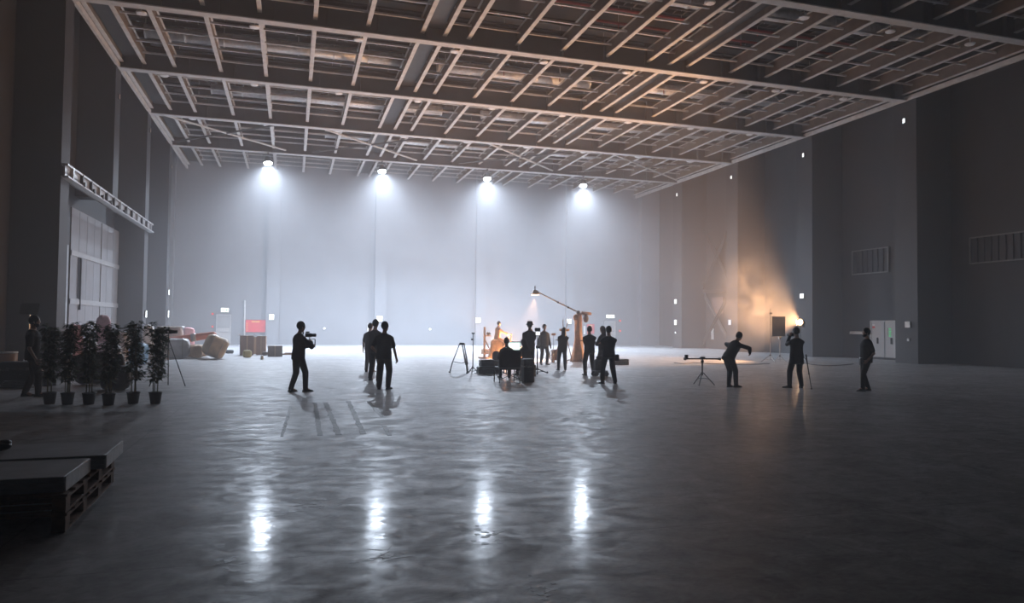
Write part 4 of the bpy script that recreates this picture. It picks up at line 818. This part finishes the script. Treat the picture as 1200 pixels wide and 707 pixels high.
# smoke drifting through the beam
def smoke():
    m = bpy.data.materials.new('drifting_smoke'); m.use_nodes = True; n = m.node_tree.nodes; l = m.node_tree.links; n.clear()
    o = n.new('ShaderNodeOutputMaterial'); v = n.new('ShaderNodeVolumeScatter'); v.inputs['Color'].default_value = (.95, .93, .92, 1); v.inputs['Anisotropy'].default_value = .1
    tc = n.new('ShaderNodeTexCoord'); nz = n.new('ShaderNodeTexNoise'); nz.inputs['Scale'].default_value = .9; nz.inputs['Detail'].default_value = 4; nz.inputs['Distortion'].default_value = .6
    ln = n.new('ShaderNodeVectorMath'); ln.operation = 'LENGTH'; mp = n.new('ShaderNodeMapping'); mp.inputs['Scale'].default_value = (1 / 2.7, 1 / 1.9, 1 / 3.6)
    l.new(tc.outputs['Object'], mp.inputs['Vector']); l.new(mp.outputs[0], ln.inputs[0]); l.new(tc.outputs['Object'], nz.inputs['Vector'])
    mr = n.new('ShaderNodeMapRange'); mr.inputs['From Min'].default_value = 1.0; mr.inputs['From Max'].default_value = .15; mr.inputs['To Min'].default_value = 0; mr.inputs['To Max'].default_value = 1
    l.new(ln.outputs['Value'], mr.inputs['Value'])
    r2 = n.new('ShaderNodeMapRange'); r2.inputs['From Min'].default_value = .38; r2.inputs['From Max'].default_value = .72; l.new(nz.outputs['Fac'], r2.inputs['Value'])
    mu = n.new('ShaderNodeMath'); mu.operation = 'MULTIPLY'; l.new(mr.outputs[0], mu.inputs[0]); l.new(r2.outputs[0], mu.inputs[1])
    m2 = n.new('ShaderNodeMath'); m2.operation = 'MULTIPLY'; m2.inputs[1].default_value = SMOKE; l.new(mu.outputs[0], m2.inputs[0]); l.new(m2.outputs[0], v.inputs['Density'])
    l.new(v.outputs[0], o.inputs['Volume']); return m
p = ony(889, 356, 34.0)
o = MB().ell((0, 0, 0), (2.75, 1.95, 3.65), n=24, m=14).build('smoke', smoke()); o.location = p; o.rotation_euler = (0, -.25, 0); tag(o, 'orange-lit smoke cloud drifting up beside the glowing lamp', 'smoke', None, 'stuff')
# cables on the floor
M_CAB = mat('cable_black', (.02, .018, .018), .6)
def cable(pts, lab, r=.016):
    q = [at(*p) for p in pts]; P_ = []
    for i in range(len(q) - 1):
        for s in range(6):
            f = s / 6; a0 = q[max(i - 1, 0)]; a1 = q[i]; a2 = q[i + 1]; a3 = q[min(i + 2, len(q) - 1)]
            P_.append(.5 * ((2 * a1) + (a2 - a0) * f + (2 * a0 - 5 * a1 + 4 * a2 - a3) * f * f + (3 * a1 - a0 - 3 * a2 + a3) * f ** 3))
    P_.append(q[-1]); o_ = P_[0].copy(); o = MB().path([p - o_ + Vector((0, 0, r)) for p in P_], r, 6).build('floor_cable', M_CAB, None, True); o.location = o_; tag(o, lab, 'cable')
cable([(934, 425), (945, 426.5), (955, 428), (975, 429), (1000, 427)], 'black cable snaking over the floor from the glowing orange lamp')
cable([(790, 425.5), (800, 426.5), (815, 425.8), (840, 427), (880, 427.5), (902, 426.5)], 'black cable lying on the floor between the slider and the flag stand')
cable([(556, 438), (562, 437), (570, 440), (580, 441)], 'black cable on the floor between the slim stand and the stacked cases', .012)

# ------------------------------------------------------------------ potted plants
M_LEAF = mat('bamboo_leaf', (.025, .07, .02), .75, var=.45, scale=3); M_STEM = mat('bamboo_stem', (.12, .12, .05), .6, var=.2); M_POT = mat('pot_black', (.012, .012, .013), .5); M_SOIL = mat('soil', (.03, .022, .016), .9)
def plant(c, h, seed, lab):
    R_ = random.Random(seed); t = thing('potted_bamboo', lab, 'potted plant', c, R_.uniform(0, 6), 'potted plants in a row')
    MB().lathe([(.095, 0), (.1, .01), (.125, .22), (.135, .22), (.135, .245), (.118, .245), (.112, .20), (.02, .195)], 18).build('pot', M_POT, t, True)
    MB().lathe([(.02, .19), (.112, .205), (.02, .212)], 14).build('soil', M_SOIL, t)
    fo = MB()
    for k in range(4):
        a = 2 * PI * k / 4 + R_.uniform(-.4, .4); bx, by = math.cos(a) * .05, math.sin(a) * .05; dx, dy = R_.uniform(-.06, .06), R_.uniform(-.06, .06); top = h * R_.uniform(.84, .97)
        f = lambda s: Vector((bx + dx * s * s, by + dy * s * s, .2 + (top - .2) * s)); MB().path([f(i / 8) for i in range(9)], [.012 - .008 * i / 8 for i in range(9)], 6).build('stem', M_STEM, t)
        nb = 44
        for i in range(nb):
            s = .20 + .80 * (i / nb) ** .9; p = f(s); an = R_.uniform(0, 2 * PI); L = (.17 - .07 * s) * R_.uniform(.4, 1.15); d = Vector((math.cos(an), math.sin(an), R_.uniform(.1, .7))).normalized()
            e = p + d * L
            for j in range(7):
                q = p + d * L * (.2 + .8 * j / 6); la = an + R_.uniform(-1.3, 1.3); ld = Vector((math.cos(la), math.sin(la), R_.uniform(-.5, .5))).normalized(); ll = R_.uniform(.10, .17); sd = ld.cross(Vector((0, 0, 1))).normalized() * ll * .2
                mid = q + ld * ll * .45 + Vector((0, 0, .008)); en = q + ld * ll + Vector((0, 0, -.02)); fo.add([q, mid + sd, en, mid - sd, mid + Vector((0, 0, -.006))], [(0, 1, 4), (1, 2, 4), (2, 3, 4), (3, 0, 4)])
    fo.build('foliage', M_LEAF, t)['kind'] = 'stuff'
for k, (x, y, h, lb) in enumerate(((58, 473.5, 1.79, 'potted bamboo in a black pot, row end next to the shaded man'), (79, 474, 1.76, 'potted bamboo in a black pot, second in the row from the man in the shade'), (104, 474, 1.80, 'potted bamboo in a black pot, third in the row from the man in the shade'), (127, 475, 1.78, 'potted bamboo in a black pot, standing before the black sack'), (156, 473, 1.79, 'potted bamboo in a black pot, next to last in the row towards the camera tripod'), (182, 473, 1.76, 'potted bamboo in a black pot, end of the row next to the camera tripod'))):
    plant(at(x, y), h, 11 + k, lb)
# --- camera on tripod beyond the last plant
c = at(196, 453)
t = thing('tripod_camera', 'small camera on a thin tripod beside the last potted plant', 'camera', c)
for k, (lx, ly) in enumerate(((-.42, -.1), (-.03, .35), (.46, -.12))): MB().tube((0, 0, 1.28), (lx, ly, .01), .014, n=6).build('leg', M_BLACK, t)
MB().tube((0, 0, .7), (0, 0, 1.4), .016, n=8).build('column', M_BLACK, t); MB().bev((0, 0, 1.46), (.16, .10, .11), .012).build('camera_body', M_BLACK, t); MB().tube((.07, 0, 1.46), (.22, 0, 1.46), .045, n=12).build('lens', M_BLACK, t); MB().bev((-.02, -.055, 1.46), (.07, .012, .05), .004).build('screen', M_PLATE_W, t); MB().tube((0, 0, 1.38), (-.2, -.1, 1.28), .010, n=6).build('pan_handle', M_BLACK, t); MB().box((0, 0, 1.55), (.04, .06, .07)).build('microphone', M_BLACK, t)

# ------------------------------------------------------------------ bundles and cartons by the left wall
def bale(name, lab, cat, c, d, m, rot=(0, 0, 0), seed=0, strap=None, group=None, lump=.08):
    # soft wrapped bale: superellipsoid with wrinkles
    n, mm = 26, 15; vs = []; o = MB()
    def P_(u, v):
        cu, su, cv, sv = math.cos(u), math.sin(u), math.cos(v), math.sin(v); e = .5; sg = lambda x: math.copysign(abs(x) ** e, x)
        p = Vector((sg(cv) * sg(cu), sg(cv) * sg(su), sg(sv))); w_ = 1 + lump * noise.noise(p * 2.1 + Vector((seed * 7.1, 0, 0))) + lump * .5 * noise.noise(p * 6 + Vector((0, seed * 3.3, 0))); return Vector((p.x * d[0] / 2 * w_, p.y * d[1] / 2 * w_, p.z * d[2] / 2 * w_))
    o.loft([[P_(2 * PI * i / n, -PI / 2 * .985 + PI * .985 * j / mm) for i in range(n)] for j in range(mm + 1)])
    t = thing(name, lab, cat, c, rot[2], group); q = Matrix.Rotation(rot[0], 3, 'X') @ Matrix.Rotation(rot[1], 3, 'Y'); o.v = [tuple(q @ Vector(v)) for v in o.v]
    zm = min(v[2] for v in o.v); o.v = [(v[0], v[1], v[2] - zm) for v in o.v]; o.build('wrapped_body', m, t, True)
    if strap:
        for s in (-.5, .5):
            pts = [q @ Vector((s * d[0] * .45, math.copysign(abs(math.cos(a)) ** .5, math.cos(a)) * d[1] / 2 * 1.04, math.copysign(abs(math.sin(a)) ** .5, math.sin(a)) * d[2] / 2 * 1.04)) - Vector((0, 0, zm)) for a in [2 * PI * i / 28 for i in range(29)]]
            MB().path([(p.x, p.y, max(p.z, .02)) for p in pts], .015, 5).build('strap', strap, t)
    return t
W1 = mat('plastic_wrap_grey', (.42, .43, .45), .4, var=.2, scale=3, bump=.3); W2 = mat('plastic_wrap_tan', (.42, .34, .22), .45, var=.3, scale=3, bump=.3); W3 = mat('wrap_salmon', (.62, .22, .15), .55, var=.15, scale=3, bump=.2); W4 = mat('wrap_white', (.7, .7, .68), .5, var=.1, scale=3, bump=.3); W5 = mat('wrap_orange', (.55, .38, .24), .5, var=.2, scale=3, bump=.2)
W6 = mat('wrap_blue', (.08, .25, .45), .5, var=.15); W7 = mat('wrap_pink', (.6, .30, .32), .6, var=.12); TAPE = mat('packing_strap', (.3, .3, .28), .5)
bale('wrapped_bale', 'grey plastic-wrapped bale beside the tripod camera', 'bale', at(205, 420.5) + Vector((0, .4, 0)), (1.2, .9, .92), W1, (0, 0, .1), 1, TAPE)
bale('wrapped_sack', 'pale rounded sack between the grey bale and the tilted tan bale', 'sack', at(228.5, 420) + Vector((.08, -.12, 0)), (.56, .42, .6), W5, (0, 0, .2), 2)
bale('wrapped_bale', 'large tan plastic-wrapped bale leaning over, end of the pile by the cartons', 'bale', at(251, 421) + Vector((0, .35, 0)), (1.05, .9, 1.0), W2, (0, .42, .15), 3, TAPE)
c = at(222, 421) + Vector((0, 1.35, 0)); tt = thing('fabric_roll', 'long salmon fabric roll lying across the wrapped bales', 'fabric roll', c + Vector((-.1, .35, .53)))
a, b = Vector((-.95, .0, .28)), Vector((.92, 0, .56)); MB().cap(a, .19, b, .17, 18, 4).build('roll', W3, tt, True); MB().tube(a + (b - a) * .48, a + (b - a) * .60, .197, n=18).build('tape_band', W1, tt, True)
bale('wrapped_sack', 'dull brown sack propping up the salmon fabric roll from behind', 'sack', at(222, 421) + Vector((-.1, 1.75, 0)), (1.6, .6, .60), W5, (0, 0, 0), 31)
t = bale('wrapped_bale', 'white-topped brown bale standing behind the grey bale and the tripod camera', 'bale', at(200, 416) + Vector((0, .8, 0)), (.95, .8, 1.45), mat('wrap_brown', (.34, .24, .2), .6, var=.15, scale=3), (0, 0, 0), 4, None, None, .04)
MB().bev((0, 0, 1.45), (.98, .82, .07), .02).build('white_cover', W4, t)
bale('wrapped_sack', 'red and pink cloth bundle behind the salmon fabric roll', 'sack', at(214, 414) + Vector((.05, 1.9, 0)), (.62, .6, 1.36), W7, (0, 0, .3), 5)
pile = [(84, 431, .5, 1.55, W7, 'tall pinkish wrapped bundle behind the first two potted plants'), (97, 428, .7, .95, W4, 'white wrapped bundle behind the second and third potted plants'), (118, 425, .55, 1.9, mat('wrap_rose', (.45, .22, .24), .6), 'tall rose-coloured bundle behind the third and fourth potted plants'), (124, 430, .75, .9, W1, 'grey wrapped bundle behind the black sack'), (143, 426, .5, 1.25, mat('wrap_beige', (.5, .42, .34), .6), 'beige bundle behind the fourth and fifth potted plants'),
        (162, 428, .6, .85, W6, 'blue wrapped bundle behind the fifth potted plant'), (173, 421, .5, 1.55, W4, 'tall white bundle between the last two potted plants'), (187, 425, .5, 1.5, mat('wrap_cream', (.5, .45, .38), .6), 'cream wrapped bundle behind the last potted plant'), (74, 437, .45, .8, W1, 'grey wrapped bundle behind the first potted plant')]
for k, (x, y, wd_, h, m, lb) in enumerate(pile): bale('wrapped_bundle', lb, 'bundle', at(x, y) + Vector((0, random.uniform(0, .5), 0)), (wd_, .7, h), m, (0, 0, random.uniform(-.4, .4)), 20 + k)
t = bale('black_sack', 'big slumped black sack on the floor behind the row of potted plants', 'sack', at(133, 458) + Vector((0, .35, 0)), (.72, .66, .60), M_BLACK, (0, 0, 0), 9); MB().cap((0, 0, .5), .22, (.04, 0, .78), .12, 12).build('gathered_neck', M_BLACK, t, True)
bale('black_sack', 'black sack on the floor behind the third potted plant', 'sack', at(103, 452) + Vector((0, .35, 0)), (.8, .6, .85), cloth('sack_dark', (.03, .026, .026)), (0, 0, .3), 10)
# cartons
M_CART = mat('cardboard', (.30, .20, .14), .8, var=.12, scale=5); M_CARTD = mat('cardboard_dark', (.17, .125, .10), .8, var=.12, scale=5); M_CTAPE = mat('carton_tape', (.4, .3, .18), .4)
def carton(lab, x0, x1, y0, y1, m, rz=0, dep=.5, flaps=False):
    a = at((x0 + x1) / 2, y1); s = FPX / (a - CAM).length * 1.02; w_ = (x1 - x0) / s; h_ = (y1 - y0) / s; t = thing('cardboard_carton', lab, 'carton', a + Vector((0, dep / 2, 0)), rz, 'cartons near the red banner')
    MB().box((0, 0, h_ / 2), (w_, dep, h_)).build('carton_body', m, t); MB().box((0, -dep / 2 - .003, h_ / 2), (.05, .006, h_)).box((0, 0, h_ + .003), (.05, dep, .006)).build('tape', M_CTAPE, t)
    if flaps:
        for s_ in (-1, 1): MB().box((s_ * (w_ / 2 + .06), 0, h_ + .03), (.16, dep, .01), Matrix.Rotation(s_ * .5, 3, 'Y')).build('flap', m, t)
    return t
carton('large brown carton, widest of the upright cartons near the red banner', 281.5, 295.5, 394.5, 416.5, M_CARTD, .12, .55, True)
carton('narrow reddish carton standing upright just under the wide red banner', 301, 311, 395, 416, M_CART, -.1, .35)
carton('slim carton squeezed between the two upright cartons', 296, 301, 396, 415, M_CART, .05, .4)
carton('low dark carton standing apart between the upright cartons and the gimbal operator', 314, 330, 406, 418, M_CARTD, .03, .5)
bale('carrier_bag', 'small yellowish green bag on the floor before the large carton', 'bag', at(289.5, 419.5) + Vector((0, .15, 0)), (.40, .28, .36), mat('bag_lime', (.45, .45, .2), .6, var=.2), (0, 0, .2), 12)
bale('rag_heap', 'dark rag heap on the floor between the tan bale and the cartons', 'rag', at(269, 414.5), (.42, .34, .2), C_SLATE, (0, 0, .2), 13)
bale('rag_heap', 'small brown rag heap at the foot of the narrow carton', 'rag', at(310.5, 417), (.26, .24, .2), C_BROWN, (0, 0, .2), 14)
c = at(307, 421.5); t = thing('paint_tin', 'small pale tin on the floor in front of the cartons', 'tin', c); MB().lathe([(.06, 0), (.07, .01), (.07, .16), (.06, .165)], 14).build('tin_body', mat('tin_pale', (.5, .48, .36), .5), t, True); MB().lathe([(.055, .165), (.062, .17), (.05, .18)], 12).build('lid', M_PLATE_W, t); 
t = thing('timber_plank', 'low orange-brown plank lying on the floor beyond the low dark carton', 'plank', at(336, 416)); MB().bev((0, 0, .04), (.6, .22, .08), .01).build('plank_body', M_CART, t); MB().bev((.1, .02, .10), (.4, .16, .04), .008).build('top_board', M_CART, t)

# ------------------------------------------------------------------ gear in the dark corner
c = at(8, 455); t = case('flight_case', 'dark flight case with metal edges in the shade beside the man and the plants', c + Vector((-.1, 1.2, 0)), (.8, .55, .62), .1, None)
c2 = at(6, 441); t = thing('drum_can', 'orange drum with a pale lid in the dark corner beside the flight case', 'drum', Vector((c2.x - .45, c2.y + 1.6, 0)));
MB().lathe([(.24, 0), (.26, .02), (.26, .3), (.27, .32), (.26, .34), (.26, .62), (.24, .64)], 20).build('drum_body', mat('drum_orange', (.35, .16, .04), .5), t, True); MB().lathe([(.24, .64), (.27, .65), (.27, .69), (.02, .70)], 20).build('lid', M_PLATE_W, t, True)
c = at(24, 446); t = thing('light_stand', 'light stand with a soft lamp head switched off, behind the man in the shade', 'light stand', c + Vector((0, .6, 0))); stand3(t, 1.95, .5, .02, .75, .5, M_STEEL)
q = Matrix.Rotation(-.5, 3, 'X'); MB().loft([[Vector((0, 0, 2.05)) + q @ Vector((w_ * sx, z, w_ * .8 * sy)) for sx, sy in ((-1, -1), (1, -1), (1, 1), (-1, 1))] for w_, z in ((.08, .18), (.22, .0), (.24, -.04))]).build('lamp_head', M_DARK, t)
MB().tube((0, 0, 1.15), (-.55, 0, 1.0), .014, n=6).build('arm', M_METAL, t)
t = thing('cable_heap', 'coiled dark cable heap on the floor behind the man in the shade', 'cable', at(20, 455) + Vector((.0, .0, 0)))
for k in range(5): MB().path([((.36 - .02 * k) * math.cos(2 * PI * i / 24), (.26 - .01 * k) * math.sin(2 * PI * i / 24), .03 + .035 * k) for i in range(25)], .02, 6).build('coil', M_CAB, t, True)
t = case('equipment_case', 'low dark case on the floor between the man in the shade and the first plant', at(48, 453) + Vector((0, .3, 0)), (.62, .4, .26))
